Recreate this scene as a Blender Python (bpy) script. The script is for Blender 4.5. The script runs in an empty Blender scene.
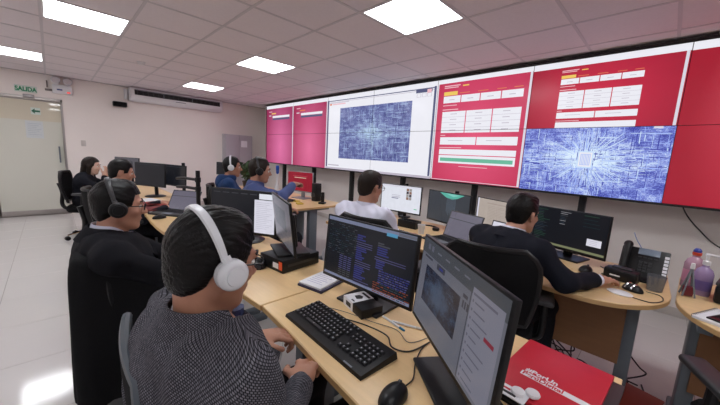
import bpy, bmesh, math, random
import numpy as np
from mathutils import Vector, Matrix

random.seed(7)
PI = math.pi
R = math.radians
scene = bpy.context.scene
C = scene.collection

# ------------------------------------------------------------------ camera
cam_d = bpy.data.cameras.new('camera')
cam_d.sensor_fit = 'HORIZONTAL'; cam_d.sensor_width = 36.0; cam_d.lens = 307.56 / 720 * 36.0
cam_d.clip_start = 0.02; cam_d.clip_end = 60
cam = bpy.data.objects.new('camera', cam_d); C.objects.link(cam)
cam.matrix_world = Matrix(((0.70199, -0.14302, 0.69768, 0),
                           (0.71027, 0.06874, -0.70057, 0),
                           (0.05224, 0.98733, 0.14984, 1.40), (0, 0, 0, 1)))
scene.camera = cam

# ------------------------------------------------------------------ world, light level, exposure
world = bpy.data.worlds.new('world'); scene.world = world; world.use_nodes = True
world.node_tree.nodes['Background'].inputs[0].default_value = (0.8, 0.82, 0.9, 1)
world.node_tree.nodes['Background'].inputs[1].default_value = 0.05
LIGHT_POWER = 12.8        # radiance of the ceiling panels
SCREEN = 1.0             # radiance of a white screen pixel
vs = scene.view_settings
vs.view_transform = 'Standard'; vs.look = 'None'; vs.gamma = 1.0; vs.use_curve_mapping = False
vs.exposure = 0.0

# ------------------------------------------------------------------ helpers
def srgb(r, g, b):
    f = lambda c: (c / 255 / 12.92) if c / 255 <= 0.04045 else ((c / 255 + 0.055) / 1.055) ** 2.4
    return (f(r), f(g), f(b), 1.0)

def tag(o, label=None, cat=None, group=None, kind=None):
    if label: o['label'] = label
    if cat: o['category'] = cat
    if group: o['group'] = group
    if kind: o['kind'] = kind
    return o

def empty(name, loc=(0, 0, 0), rz=0, label=None, cat=None, group=None):
    o = bpy.data.objects.new(name, None); C.objects.link(o)
    o.location = loc; o.rotation_euler = (0, 0, rz); o.empty_display_size = 0.05
    return tag(o, label, cat, group)

def copy_tree(o, parent=None):
    c = o.copy(); C.objects.link(c); c.parent = parent
    for ch in list(o.children): copy_tree(ch, c)
    return c

_mats = {}
def nodes_of(m):
    m.use_nodes = True
    nt = m.node_tree
    return nt, nt.nodes, nt.links, nt.nodes['Principled BSDF']

def mat(name, col, rough=0.5, metal=0.0, var=0.06, scale=30.0, bump=0.0, bscale=200.0, spec=0.5, coat=0.0, trans=0.0, alpha=1.0, sheen=0.0, stretch=None):
    """Principled material with a procedural colour mottling and an optional fine relief."""
    if name in _mats: return _mats[name]
    m = bpy.data.materials.new(name); _mats[name] = m
    nt, N, L, b = nodes_of(m)
    tc = N.new('ShaderNodeTexCoord'); mp = N.new('ShaderNodeMapping'); L.new(tc.outputs['Object'], mp.inputs[0])
    if stretch: mp.inputs['Scale'].default_value = stretch
    nz = N.new('ShaderNodeTexNoise'); nz.inputs['Scale'].default_value = scale; nz.inputs['Detail'].default_value = 3
    L.new(mp.outputs[0], nz.inputs['Vector'])
    mx = N.new('ShaderNodeMix'); mx.data_type = 'RGBA'
    c = col if len(col) == 4 else (*col, 1)
    mx.inputs['A'].default_value = tuple(min(1, v * (1 - var)) for v in c[:3]) + (1,)
    mx.inputs['B'].default_value = tuple(min(1, v * (1 + var)) for v in c[:3]) + (1,)
    L.new(nz.outputs['Fac'], mx.inputs['Factor']); L.new(mx.outputs['Result'], b.inputs['Base Color'])
    b.inputs['Roughness'].default_value = rough; b.inputs['Metallic'].default_value = metal
    b.inputs['Specular IOR Level'].default_value = spec
    if coat: b.inputs['Coat Weight'].default_value = coat; b.inputs['Coat Roughness'].default_value = 0.1
    if trans: b.inputs['Transmission Weight'].default_value = trans
    if alpha < 1: b.inputs['Alpha'].default_value = alpha
    if sheen: b.inputs['Sheen Weight'].default_value = sheen; b.inputs['Sheen Roughness'].default_value = 0.4
    if bump:
        n2 = N.new('ShaderNodeTexNoise'); n2.inputs['Scale'].default_value = bscale; n2.inputs['Detail'].default_value = 4
        L.new(mp.outputs[0], n2.inputs['Vector'])
        bp = N.new('ShaderNodeBump'); bp.inputs['Strength'].default_value = bump; bp.inputs['Distance'].default_value = 0.004
        L.new(n2.outputs['Fac'], bp.inputs['Height']); L.new(bp.outputs[0], b.inputs['Normal'])
    return m

def emit(name, col, strength=1.0, var=0.04, scale=6.0, rough=0.25):
    """Screen pixels: an emitting surface with a slight gloss."""
    if name in _mats: return _mats[name]
    m = bpy.data.materials.new(name); _mats[name] = m
    nt, N, L, b = nodes_of(m)
    c = col if len(col) == 4 else (*col, 1)
    tc = N.new('ShaderNodeTexCoord'); nz = N.new('ShaderNodeTexNoise'); nz.inputs['Scale'].default_value = scale
    L.new(tc.outputs['Object'], nz.inputs['Vector'])
    mx = N.new('ShaderNodeMix'); mx.data_type = 'RGBA'
    mx.inputs['A'].default_value = tuple(v * (1 - var) for v in c[:3]) + (1,)
    mx.inputs['B'].default_value = tuple(v * (1 + var) for v in c[:3]) + (1,)
    L.new(nz.outputs['Fac'], mx.inputs['Factor']); L.new(mx.outputs['Result'], b.inputs['Emission Color'])
    b.inputs['Base Color'].default_value = (0.01, 0.01, 0.012, 1); b.inputs['Roughness'].default_value = rough
    b.inputs['Specular IOR Level'].default_value = 0.3
    b.inputs['Emission Strength'].default_value = strength
    return m

_box_cache = {}
def bevbox(sx, sy, sz, bev, seg=2):
    key = (round(sx, 4), round(sy, 4), round(sz, 4), round(bev, 4), seg)
    if key in _box_cache: return _box_cache[key]
    bm = bmesh.new(); bmesh.ops.create_cube(bm, size=1.0)
    for v in bm.verts: v.co = Vector((v.co.x * sx, v.co.y * sy, v.co.z * sz))
    if bev > 0:
        bmesh.ops.bevel(bm, geom=bm.edges[:], offset=min(bev, 0.49 * min(sx, sy, sz)), segments=seg, affect='EDGES', profile=0.5)
    bm.verts.index_update()
    r = ([v.co.copy() for v in bm.verts], [[v.index for v in f.verts] for f in bm.faces]); bm.free()
    _box_cache[key] = r
    return r

class MB:
    """collects shapes for ONE mesh object"""
    def __init__(s): s.v = []; s.f = []; s.m = []; s.mi = 0
    def mat(s, i): s.mi = i; return s
    def add(s, vs, fs, M=None):
        o = len(s.v)
        for p in vs: s.v.append(tuple(M @ Vector(p)) if M is not None else tuple(p))
        for f in fs: s.f.append([i + o for i in f]); s.m.append(s.mi)
        return s
    def box(s, c, d, bev=0.0, rot=None, seg=2):
        vs, fs = bevbox(*d, bev, seg)
        M = Matrix.Translation(Vector(c))
        if rot is not None: M = M @ (rot.to_4x4() if hasattr(rot, 'to_4x4') else rot)
        return s.add(vs, fs, M)
    def bx(s, x0, x1, y0, y1, z0, z1, bev=0.0):
        return s.box(((x0 + x1) / 2, (y0 + y1) / 2, (z0 + z1) / 2), (x1 - x0, y1 - y0, z1 - z0), bev)
    def tube(s, pts, r, n=8, cap=True):
        P = [Vector(p) for p in pts]; rr = r if isinstance(r, (list, tuple)) else [r] * len(P)
        T = [(P[min(i + 1, len(P) - 1)] - P[max(i - 1, 0)]).normalized() for i in range(len(P))]
        up = Vector((0, 0, 1)) if abs(T[0].z) < 0.9 else Vector((1, 0, 0))
        nrm = (up - T[0] * up.dot(T[0])).normalized(); vs = []; fs = []
        for i, p in enumerate(P):
            nrm = (nrm - T[i] * nrm.dot(T[i])); nrm = nrm.normalized() if nrm.length > 1e-6 else T[i].orthogonal().normalized()
            bn = T[i].cross(nrm)
            for k in range(n):
                a = 2 * PI * k / n; vs.append(p + (nrm * math.cos(a) + bn * math.sin(a)) * rr[i])
        for i in range(len(P) - 1):
            for k in range(n):
                fs.append([i * n + k, i * n + (k + 1) % n, (i + 1) * n + (k + 1) % n, (i + 1) * n + k])
        if cap: fs.append(list(range(n))[::-1]); fs.append([(len(P) - 1) * n + k for k in range(n)])
        return s.add(vs, fs)
    def lathe(s, prof, c=(0, 0, 0), n=20, M=None, sy=1.0):
        vs = []; fs = []
        for r, z in prof:
            for k in range(n):
                a = 2 * PI * k / n; vs.append((c[0] + r * math.cos(a), c[1] + r * math.sin(a) * sy, c[2] + z))
        for i in range(len(prof) - 1):
            for k in range(n): fs.append([i * n + k, i * n + (k + 1) % n, (i + 1) * n + (k + 1) % n, (i + 1) * n + k])
        fs.append(list(range(n))[::-1]); fs.append([(len(prof) - 1) * n + k for k in range(n)])
        return s.add(vs, fs, M)
    def prism(s, out, z0, z1, M=None):
        n = len(out); vs = [(x, y, z0) for x, y in out] + [(x, y, z1) for x, y in out]
        fs = [list(range(n))[::-1], list(range(n, 2 * n))] + [[i, (i + 1) % n, n + (i + 1) % n, n + i] for i in range(n)]
        return s.add(vs, fs, M)
    def quad(s, a, b, c, d): return s.add([a, b, c, d], [[0, 1, 2, 3]])
    def build(s, name, mats, parent=None, smooth=True, loc=None, rot=None, angle=40):
        me = bpy.data.meshes.new(name); me.from_pydata(s.v, [], s.f)
        if not isinstance(mats, (list, tuple)): mats = [mats]
        for m in mats: me.materials.append(m)
        if len(mats) > 1: me.polygons.foreach_set('material_index', s.m)
        bm = bmesh.new(); bm.from_mesh(me); bmesh.ops.recalc_face_normals(bm, faces=bm.faces[:]); bm.to_mesh(me); bm.free()
        if smooth:
            me.polygons.foreach_set('use_smooth', [True] * len(me.polygons)); me.set_sharp_from_angle(angle=R(angle))
        me.update()
        o = bpy.data.objects.new(name, me); C.objects.link(o); o.parent = parent
        if loc is not None: o.location = loc
        if rot is not None: o.rotation_euler = rot
        return o

class Flat:
    """flat print in a local x (right) / y (up) rectangle, layer by layer, as one mesh (for screens, paper, signs)"""
    def __init__(s): s.v = []; s.f = []; s.m = []; s.mats = []; s.layer = 0
    def rect(s, x0, x1, y0, y1, m, lift=None):
        if m not in s.mats: s.mats.append(m)
        s.layer += 1 if lift is None else 0
        z = (s.layer * 0.000006) if lift is None else lift
        o = len(s.v); s.v += [(x0, -z, y0), (x1, -z, y0), (x1, -z, y1), (x0, -z, y1)]
        s.f.append([o, o + 1, o + 2, o + 3]); s.m.append(s.mats.index(m)); return s
    def poly(s, pts, m):
        if m not in s.mats: s.mats.append(m)
        s.layer += 1; z = s.layer * 0.000006; o = len(s.v)
        s.v += [(x, -z, y) for x, y in pts]; s.f.append(list(range(o, o + len(pts)))); s.m.append(s.mats.index(m)); return s
    def build(s, name, parent=None, loc=(0, 0, 0), rot=(0, 0, 0)):
        me = bpy.data.meshes.new(name); me.from_pydata(s.v, [], s.f)
        for m in s.mats: me.materials.append(m)
        me.polygons.foreach_set('material_index', s.m); me.update()
        o = bpy.data.objects.new(name, me); C.objects.link(o); o.parent = parent; o.location = loc; o.rotation_euler = rot
        return o

def text_obj(name, body, size, m, parent=None, loc=(0, 0, 0), rot=(PI / 2, 0, 0), depth=0.001, bold=0.0, sx=1.0, align='LEFT'):
    cu = bpy.data.curves.new(name, 'FONT'); cu.body = body; cu.size = size; cu.extrude = depth; cu.offset = bold; cu.align_x = align
    t = bpy.data.objects.new(name, cu); C.objects.link(t)
    bpy.context.view_layer.update()
    me = bpy.data.meshes.new_from_object(t.evaluated_get(bpy.context.evaluated_depsgraph_get()))
    bpy.data.objects.remove(t); bpy.data.curves.remove(cu)
    me.name = name; me.materials.clear(); me.materials.append(m)
    o = bpy.data.objects.new(name, me); C.objects.link(o); o.parent = parent; o.location = loc; o.rotation_euler = rot; o.scale = (sx, 1, 1)
    return o

def bez(p0, p1, p2, p3, n=14):
    P = [Vector(p) for p in (p0, p1, p2, p3)]; out = []
    for i in range(n + 1):
        t = i / n; u = 1 - t
        out.append(P[0] * u ** 3 + P[1] * 3 * u * u * t + P[2] * 3 * u * t * t + P[3] * t ** 3)
    return out

def spline(pts, sub=6):
    P = [Vector(p) for p in pts]; out = []
    for i in range(len(P) - 1):
        a = P[max(i - 1, 0)]; b = P[i]; c = P[i + 1]; d = P[min(i + 2, len(P) - 1)]
        for k in range(sub):
            t = k / sub
            out.append(0.5 * ((2 * b) + (c - a) * t + (2 * a - 5 * b + 4 * c - d) * t * t + (3 * b - a - 3 * c + d) * t ** 3))
    out.append(P[-1]); return out

# ------------------------------------------------------------------ shared materials
M_black = mat('black plastic', (0.010, 0.010, 0.011), 0.38, var=0.15, spec=0.3)
M_dark = mat('dark grey plastic', (0.03, 0.03, 0.033), 0.45, var=0.12)
M_blackmetal = mat('black painted metal', (0.01, 0.01, 0.011), 0.5, var=0.1)
M_grey = mat('grey painted steel', srgb(118, 124, 132), 0.42, var=0.05)
M_darksteel = mat('slate painted steel', srgb(104, 112, 120), 0.4, var=0.06)
M_white = mat('white plastic', srgb(225, 225, 228), 0.35, var=0.02)
M_chrome = mat('chrome', (0.7, 0.7, 0.72), 0.15, 1.0, var=0.04)
M_paper = mat('white paper', srgb(228, 228, 232), 0.8, var=0.02)
M_wood = mat('light maple laminate', srgb(228, 194, 144), 0.32, var=0.09, scale=7, stretch=(1, 9, 9), spec=0.4)
M_woodedge = mat('maple edge band', srgb(208, 168, 116), 0.45, var=0.1, scale=10)
M_woodpanel = mat('brown laminate panel', srgb(134, 92, 58), 0.5, var=0.12, scale=8, stretch=(1, 1, 6))
M_meshfab = mat('black chair mesh', (0.009, 0.009, 0.010), 0.8, var=0.3, scale=300, bump=0.4, bscale=700, spec=0.12)
M_fabric = mat('black woven fabric', (0.010, 0.010, 0.011), 0.9, var=0.2, scale=250, bump=0.4, bscale=600, spec=0.12)
M_red = mat('red card', srgb(196, 28, 48), 0.42, var=0.04)
M_cable = mat('black cable rubber', (0.012, 0.012, 0.012), 0.5, var=0.1)
M_whitecable = mat('white cable', srgb(215, 215, 215), 0.4, var=0.03)

# ------------------------------------------------------------------ the room
XB, YW, H = -8.095, 4.25, 2.541
XF, YL = 3.6, -3.4
G0X, G0Y, T = -2.562, 1.233, 0.61

M_wall = mat('cream painted plaster', srgb(240, 232, 226), 0.75, var=0.03, scale=2.0, bump=0.15, bscale=120)
M_ceilback = mat('ceiling void', srgb(90, 86, 88), 0.9)
M_tile = mat('mineral fibre ceiling tile', srgb(230, 222, 226), 0.95, var=0.05, scale=40, bump=0.7, bscale=260)
M_rail = mat('ceiling grid rail', srgb(206, 200, 205), 0.6, var=0.03)
M_grout = mat('floor grout', srgb(150, 144, 138), 0.8)

def mk_floor_mat():
    m = mat('polished porcelain', srgb(222, 218, 216), 0.1, var=0.035, scale=1.6, spec=0.55, coat=0.25)
    return m
M_floor = mk_floor_mat()

# floor: slab plus porcelain tiles as parts
fl = MB().bx(XB - 0.2, XF + 0.2, YL - 0.2, YW + 0.2, -0.12, -0.0015).build('floor', M_grout, smooth=False); tag(fl, kind='structure')
FT = 0.6
me_ft = None
for i in range(int((XF - XB) / FT) + 1):
    for j in range(int((YW - YL) / FT) + 1):
        x0, y0 = XB + i * FT, YL + j * FT
        w, d = min(FT, XF - x0), min(FT, YW - y0)
        if w < 0.05 or d < 0.05: continue
        full = w == FT and d == FT
        if full and me_ft:
            o = bpy.data.objects.new('floor_tile', me_ft); C.objects.link(o)
        else:
            o = MB().box((0, 0, -0.003), (w - 0.003, d - 0.003, 0.006), 0.0008, seg=1).build('floor_tile', M_floor, smooth=False)
            if full: me_ft = o.data
        o.parent = fl; o.location = (x0 + w / 2, y0 + d / 2, 0)

# ceiling: slab, T rails, tiles
ce = MB().bx(XB - 0.2, XF + 0.2, YL - 0.2, YW + 0.2, H + 0.02, H + 0.15).build('ceiling', M_ceilback, smooth=False); tag(ce, kind='structure')
b_lo, b_hi = math.floor((XB - G0X) / T), math.ceil((XF - G0X) / T)
a_lo, a_hi = math.floor((YL - G0Y) / T), math.ceil((YW - G0Y) / T)
LIGHTS = [(-2, -3), (-3, -7), (1, 1), (1, -3), (1, -7), (-2, 1), (-2, 5), (1, 5), (-6, -3), (-6, 1), (-6, 5), (-6, -7)]
me_t = {}
for b in range(b_lo, b_hi):
    for a in range(a_lo, a_hi):
        x0, x1 = max(XB, G0X + b * T), min(XF, G0X + (b + 1) * T)
        y0, y1 = max(YL, G0Y + a * T), min(YW, G0Y + (a + 1) * T)
        if x1 - x0 < 0.04 or y1 - y0 < 0.04 or (a, b) in LIGHTS: continue
        k = (round(x1 - x0, 3), round(y1 - y0, 3))
        if k in me_t:
            o = bpy.data.objects.new('ceiling_tile', me_t[k]); C.objects.link(o)
        else:
            o = MB().box((0, 0, 0), (x1 - x0 - 0.016, y1 - y0 - 0.016, 0.014), 0.003, seg=1).build('ceiling_tile', M_tile, smooth=False); me_t[k] = o.data
        o.parent = ce; o.location = ((x0 + x1) / 2, (y0 + y1) / 2, H + 0.0095)
for b in range(b_lo, b_hi + 1):
    x = G0X + b * T
    if XB < x < XF: MB().bx(x - 0.012, x + 0.012, YL, YW, H - 0.001, H + 0.02).build('grid_rail', M_rail, ce, smooth=False)
for a in range(a_lo, a_hi + 1):
    y = G0Y + a * T
    if YL < y < YW: MB().bx(XB, XF, y - 0.012, y + 0.012, H - 0.0012, H + 0.02).build('grid_rail', M_rail, ce, smooth=False)

# walls
DY0, DY1, DZ = -1.56, 0.20, 2.13          # double glass door in the back wall
w = MB()
w.bx(XB - 0.15, XB, DY1, YW, 0, H); w.bx(XB - 0.15, XB, YL, DY0, 0, H); w.bx(XB - 0.15, XB, DY0, DY1, DZ, H)
tag(w.build('wall_back', M_wall, smooth=False), kind='structure')
tag(MB().bx(XB - 0.15, XF + 0.15, YW, YW + 0.15, 0, H).build('wall_right', M_wall, smooth=False), kind='structure')
tag(MB().bx(XB - 0.15, XF + 0.15, YL - 0.15, YL, 0, H).build('wall_left', M_wall, smooth=False), kind='structure')
tag(MB().bx(XF, XF + 0.15, YL, YW, 0, H).build('wall_front', M_wall, smooth=False), kind='structure')
M_base = mat('pale skirting tile', srgb(205, 198, 192), 0.35, var=0.03)
tag(MB().bx(XB, XB + 0.012, DY1 + 0.05, YW, 0, 0.09, 0.003).build('baseboard_back', M_base), kind='structure')
tag(MB().bx(XB, XF, YW - 0.012, YW, 0, 0.09, 0.003).build('baseboard_right', M_base), kind='structure')

# corridor behind the glass door
M_hall = mat('corridor wall paint', srgb(205, 196, 176), 0.8, var=0.02)
hall = MB()
hall.bx(XB - 1.75, XB - 1.7, DY0 - 0.4, DY1 + 0.4, 0, H); hall.bx(XB - 1.7, XB - 0.15, DY0 - 0.4, DY0 - 0.35, 0, H)
hall.bx(XB - 1.7, XB - 0.15, DY1 + 0.35, DY1 + 0.4, 0, H); hall.bx(XB - 1.75, XB - 0.15, DY0 - 0.4, DY1 + 0.4, H, H + 0.1)
hall.bx(XB - 1.75, XB - 0.15, DY0 - 0.4, DY1 + 0.4, -0.1, 0)
tag(hall.build('wall_corridor', M_hall, smooth=False), kind='structure')

# glass door: two leaves with a frosted film, steel frame
M_doorframe = mat('brushed aluminium', srgb(172, 166, 162), 0.35, 0.6, var=0.03)
def mk_glass(name, col, rough, trans, base=0.5):
    m = bpy.data.materials.new(name); nt, N, L, b = nodes_of(m)
    b.inputs['Base Color'].default_value = col; b.inputs['Roughness'].default_value = rough
    b.inputs['Transmission Weight'].default_value = trans; b.inputs['Specular IOR Level'].default_value = 0.8
    nz = N.new('ShaderNodeTexNoise'); nz.inputs['Scale'].default_value = 3
    bp = N.new('ShaderNodeBump'); bp.inputs['Strength'].default_value = 0.02; L.new(nz.outputs[0], bp.inputs['Height']); L.new(bp.outputs[0], b.inputs['Normal'])
    return m
M_glass = mk_glass('corridor-beige door glass', srgb(226, 218, 196), 0.03, 0.12)  # beige base colour stands in for the lit corridor and its reflections
M_frost = mk_glass('frosted glass film', srgb(214, 214, 202), 0.14, 0.0)
for n, (y0, y1, hs) in enumerate([(-0.70, DY1 - 0.03, 1), (DY0 + 0.03, -0.71, -1)]):
    d = empty('door_%d' % (n + 1), (XB - 0.05, (y0 + y1) / 2, 0)); tag(d, kind='structure')
    hw = (y1 - y0) / 2 - 0.004
    MB().bx(-0.006, 0.006, -hw, hw, 0.10, 1.72).build('frosted_pane', M_frost, d, smooth=False)
    MB().bx(-0.006, 0.006, -hw, hw, 1.72, 2.08).build('upper_pane', M_glass, d, smooth=False)
    MB().bx(-0.018, 0.018, -hw, hw, 0.008, 0.10, 0.003).build('bottom_rail', M_doorframe, d)
    hy = (hw - 0.06) * hs
    MB().tube([(0.05, hy, 0.98), (0.05, hy, 1.28)], 0.012, 10).tube([(0, hy, 1.02), (0.05, hy, 1.02)], 0.007).tube([(0, hy, 1.24), (0.05, hy, 1.24)], 0.007).build('handle', M_darksteel, d)
    MB().bx(0.007, 0.012, -hw, hw, 2.065, 2.12, 0.001).build('top_rail', M_doorframe, d)
t1 = MB(); t1.bx(XB - 0.1, XB + 0.012, DY1 - 0.03, DY1, 0, DZ); t1.bx(XB - 0.1, XB + 0.012, DY0, DY0 + 0.03, 0, DZ); t1.bx(XB - 0.1, XB + 0.012, DY0, DY1, DZ - 0.045, DZ)
tag(t1.build('trim_1', M_doorframe, smooth=False), kind='structure')
M_closer = mat('door closer silver', srgb(150, 146, 146), 0.4, 0.4)
dc = MB().box((XB + 0.03, -0.22, 2.13), (0.05, 0.14, 0.05), 0.006); o = dc.build('door_closer', M_closer); tag(o, 'small silver door closer on the top rail of the glass door', 'door closer')

# signs on and over the door
M_signgreen = mat('sign green', srgb(40, 140, 96), 0.6)
M_signbase = mat('sign pale mint', srgb(206, 218, 208), 0.55)
def sign_on_back_wall(name, y, z, w_, h_, label):
    e = empty(name, (XB + 0.001, y, z), label=label, cat='sign')
    MB().bx(0, 0.006, -w_ / 2, w_ / 2, -h_ / 2, h_ / 2, 0.001).build('plate', M_signbase, e)
    return e
s = sign_on_back_wall('exit_sign', -0.245, 2.245, 0.27, 0.115, 'pale exit sign with green SALIDA lettering above the glass door')
text_obj('lettering', 'SALIDA', 0.098, M_signgreen, s, (0.007, 0, -0.035), (PI / 2, 0, PI / 2), 0.0006, 0.0045, 0.80, 'CENTER')
s = empty('arrow_sign', (XB - 0.043, -0.155, 1.885), label='small green arrow sign stuck on the glass door', cat='sign')
MB().bx(0, 0.002, -0.06, 0.06, -0.06, 0.06).build('plate', M_signbase, s)
ar = MB().prism([(-0.055, 0), (-0.01, 0.045), (-0.01, 0.016), (0.055, 0.016), (0.055, -0.016), (-0.01, -0.016), (-0.01, -0.045)], 0, 0.001)
ar.build('arrow', mat('dark sign green', srgb(20, 92, 66), 0.6), s, False, (0.003, 0, 0), (PI / 2, 0, PI / 2))
s = empty('door_notice', (XB - 0.043, -0.19, 1.56), label='pale blue paper notice taped on the frosted glass door', cat='notice')
MB().bx(0, 0.001, -0.11, 0.11, -0.15, 0.15).build('sheet', mat('pale blue paper', srgb(206, 211, 212), 0.8), s, False)
nb = MB()
for k in range(7): nb.bx(0.0012, 0.0016, -0.085, 0.085 - 0.03 * (k % 3), 0.10 - k * 0.032, 0.108 - k * 0.032)
nb.build('text_lines', mat('faded print', srgb(182, 190, 196), 0.8), s, False)

# ceiling lights
def mk_lightmat():
    m = bpy.data.materials.new('led diffuser'); nt, N, L, b = nodes_of(m)
    nz = N.new('ShaderNodeTexNoise'); nz.inputs['Scale'].default_value = 2
    mx = N.new('ShaderNodeMix'); mx.data_type = 'RGBA'; mx.inputs['A'].default_value = (0.93, 0.955, 1.0, 1); mx.inputs['B'].default_value = (0.94, 0.965, 1.0, 1)
    L.new(nz.outputs[0], mx.inputs['Factor']); L.new(mx.outputs['Result'], b.inputs['Emission Color'])
    b.inputs['Emission Strength'].default_value = LIGHT_POWER; b.inputs['Base Color'].default_value = (0.8, 0.8, 0.8, 1)
    return m
M_led = mk_lightmat()
LL = {(-2, -3): 'square LED ceiling light panel, second from the glass door on the door side',
      (-3, -7): 'square LED ceiling light panel nearest the exit sign',
      (1, 1): 'largest square LED ceiling light panel, above the browser window on the video wall',
      (1, -3): 'square LED ceiling light panel midway between the air conditioner and the largest panel',
      (1, -7): 'small looking LED ceiling light panel right beside the air conditioner'}
proto = None
for (a, b) in LIGHTS:
    cx, cy = G0X + (b + 0.5) * T, G0Y + (a + 0.5) * T
    if proto is None:
        o = empty('ceiling_light'); fr = MB()
        for sx in (-1, 1): fr.box((sx * 0.29, 0, 0.006), (0.018, 0.598, 0.012), 0.002); fr.box((0, sx * 0.29, 0.006), (0.562, 0.018, 0.012), 0.002)
        fr.build('frame', M_white, o); MB().bx(-0.282, 0.282, -0.282, 0.282, 0.004, 0.012).build('diffuser', M_led, o, False)
        proto = o
    else: o = copy_tree(proto)
    o.location = (cx, cy, H - 0.001)
    tag(o, LL.get((a, b), 'square LED ceiling light panel behind the photographer'), 'ceiling light', 'LED ceiling panels')

# ------------------------------------------------------------------ things on the back wall
# air conditioner
AC = empty('air_conditioner', (XB, 2.11, 2.268), label='long white ceiling-hung air conditioner on the back wall', cat='air conditioner'); AC.scale = (1.0, 0.985, 1.125)
prof = [(0.0, 0.0), (0.15, 0.0), (0.215, 0.03), (0.245, 0.085), (0.235, 0.20), (0.205, 0.235), (0.0, 0.24)]
me = MB(); n = len(prof); ys = [-0.93, -0.905, 0.905, 0.93]; sc = [0.88, 1, 1, 0.88]
vs = []
for y, k in zip(ys, sc): vs += [(p[0] * k, y, 0.12 + (p[1] - 0.12) * k) for p in prof]
fs = [list(range(n)), list(range(3 * n, 4 * n))]
for j in range(3):
    for i in range(n): fs.append([j * n + i, j * n + (i + 1) % n, (j + 1) * n + (i + 1) % n, (j + 1) * n + i])
me.add(vs, fs).build('body', M_white, AC)
RY = Matrix.Rotation(R(-5), 3, 'Y').to_4x4()
MB().box((0.238, 0, 0.152), (0.012, 1.70, 0.092), 0.003, RY).build('outlet_recess', M_black, AC)
for k in range(3): MB().box((0.243, 0, 0.122 + 0.03 * k), (0.012, 1.66, 0.004), 0.001, RY).build('louvre', M_dark, AC)
MB().box((0.247, 0, 0.188), (0.01, 1.68, 0.006), 0.001, RY).build('louvre', M_grey, AC)
for k in range(18): MB().box((0.2425, -0.80 + 0.094 * k, 0.150), (0.01, 0.012, 0.07), 0, RY).build('vane', M_grey if k in (5, 11) else M_dark, AC)
MB().box((0.2415, 0.0, 0.075), (0.004, 0.2, 0.012), 0, Matrix.Rotation(R(28), 3, 'Y').to_4x4()).build('badge', M_grey, AC)
MB().bx(0.0, 0.05, -1.0, -0.94, 0.02, 0.2, 0.01).build('pipe_cover', M_white, AC)

# camera-like black wall speaker
o = empty('wall_speaker', (XB, 1.045, 2.175), label='small black loudspeaker on the back wall beside the air conditioner', cat='speaker')
MB().box((0.07, 0, 0), (0.10, 0.23, 0.10), 0.018).build('housing', M_black, o)
MB().bx(0, 0.03, -0.03, 0.03, -0.02, 0.02).build('bracket', M_darksteel, o)
MB().box((0.122, 0, 0), (0.006, 0.2, 0.075), 0.002).build('grille', M_meshfab, o)
# emergency light
o = empty('emergency_light', (XB, 0.215, 2.31), label='twin-head white emergency light on the wall above the door corner', cat='emergency light'); o.scale = (1.15, 1.2, 1.2)
MB().box((0.04, 0, 0), (0.08, 0.22, 0.13), 0.012).build('body', M_white, o)
for sy in (-0.065, 0.065):
    hd = MB().lathe([(0.02, 0), (0.05, 0.012), (0.055, 0.05), (0.05, 0.056)], n=18, M=Matrix.Translation((0.05, sy, 0.11)) @ Matrix.Rotation(R(75), 4, 'Y')).build('lamp_head', M_white, o)
    MB().lathe([(0.001, 0.0572), (0.045, 0.0575), (0.045, 0.059), (0.001, 0.0592)], n=18, M=Matrix.Translation((0.05, sy, 0.11)) @ Matrix.Rotation(R(75), 4, 'Y')).build('lens', M_chrome, hd)
MB().bx(0.081, 0.084, 0.05, 0.085, -0.05, -0.03).build('status_light', emit('red status led', (1, 0.12, 0.1), 1.2), o)
MB().bx(0.081, 0.083, -0.06, 0.0, -0.02, 0.0).build('badge', mat('badge blue', srgb(60, 70, 130), 0.5), o)
o = MB().bx(XB, XB + 0.035, -0.01, 0.085, 2.265, 2.30, 0.004).bx(XB, XB + 0.03, 0.012, 0.03, 2.32, 2.44, 0.003).build('cable_box', mat('grey conduit', srgb(120, 112, 108), 0.6))
tag(o, 'small conduit and socket box left of the emergency light', 'conduit')
# grey metal cabinet at the corner
o = empty('metal_cabinet', (XB + 0.13, 3.415, 0), label='lilac-grey metal cabinet against the back wall by the corner', cat='cabinet')
M_lil = mat('lilac grey enamel', srgb(176, 172, 178), 0.45, var=0.03)
MB().bx(-0.125, 0.11, -0.34, 0.34, 0, 1.76, 0.004).build('body', M_lil, o)
for k in (-1, 1):
    d = MB().bx(0.112, 0.128, 0.004 if k > 0 else -0.336, 0.336 if k > 0 else -0.004, 0.05, 1.74, 0.003).build('door', M_lil, o)
    MB().bx(0.13, 0.14, 0.02 * k - 0.006, 0.02 * k + 0.006, 0.85, 0.97, 0.002).build('handle', M_chrome, d)
MB().bx(0.1285, 0.1292, 0.04, 0.2, 1.46, 1.62).build('sticker', M_paper, o, False)
o = MB().box((XB + 0.004, 0.45, 1.36), (0.008, 0.07, 0.11), 0.002).box((XB + 0.009, 0.45, 1.36), (0.006, 0.03, 0.05), 0.001).build('light_switch', M_base); tag(o, 'white light switch plate on the wall right of the door', 'light switch')
# smoke detector on the ceiling
o = MB().lathe([(0.012, -0.04), (0.035, -0.036), (0.045, -0.015), (0.055, -0.006), (0.055, 0)], (-5.46, 0.98, H - 0.002), 18).build('smoke_detector', M_white)
tag(o, 'small white smoke detector on the ceiling near the air conditioner', 'smoke detector')

# ------------------------------------------------------------------ the video wall
PW, PH, VX, VY, VZ = 1.213, 0.684, -7.303, 3.877, 2.488
M_bez = mat('video wall bezel', (0.008, 0.008, 0.009), 0.4)
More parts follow.
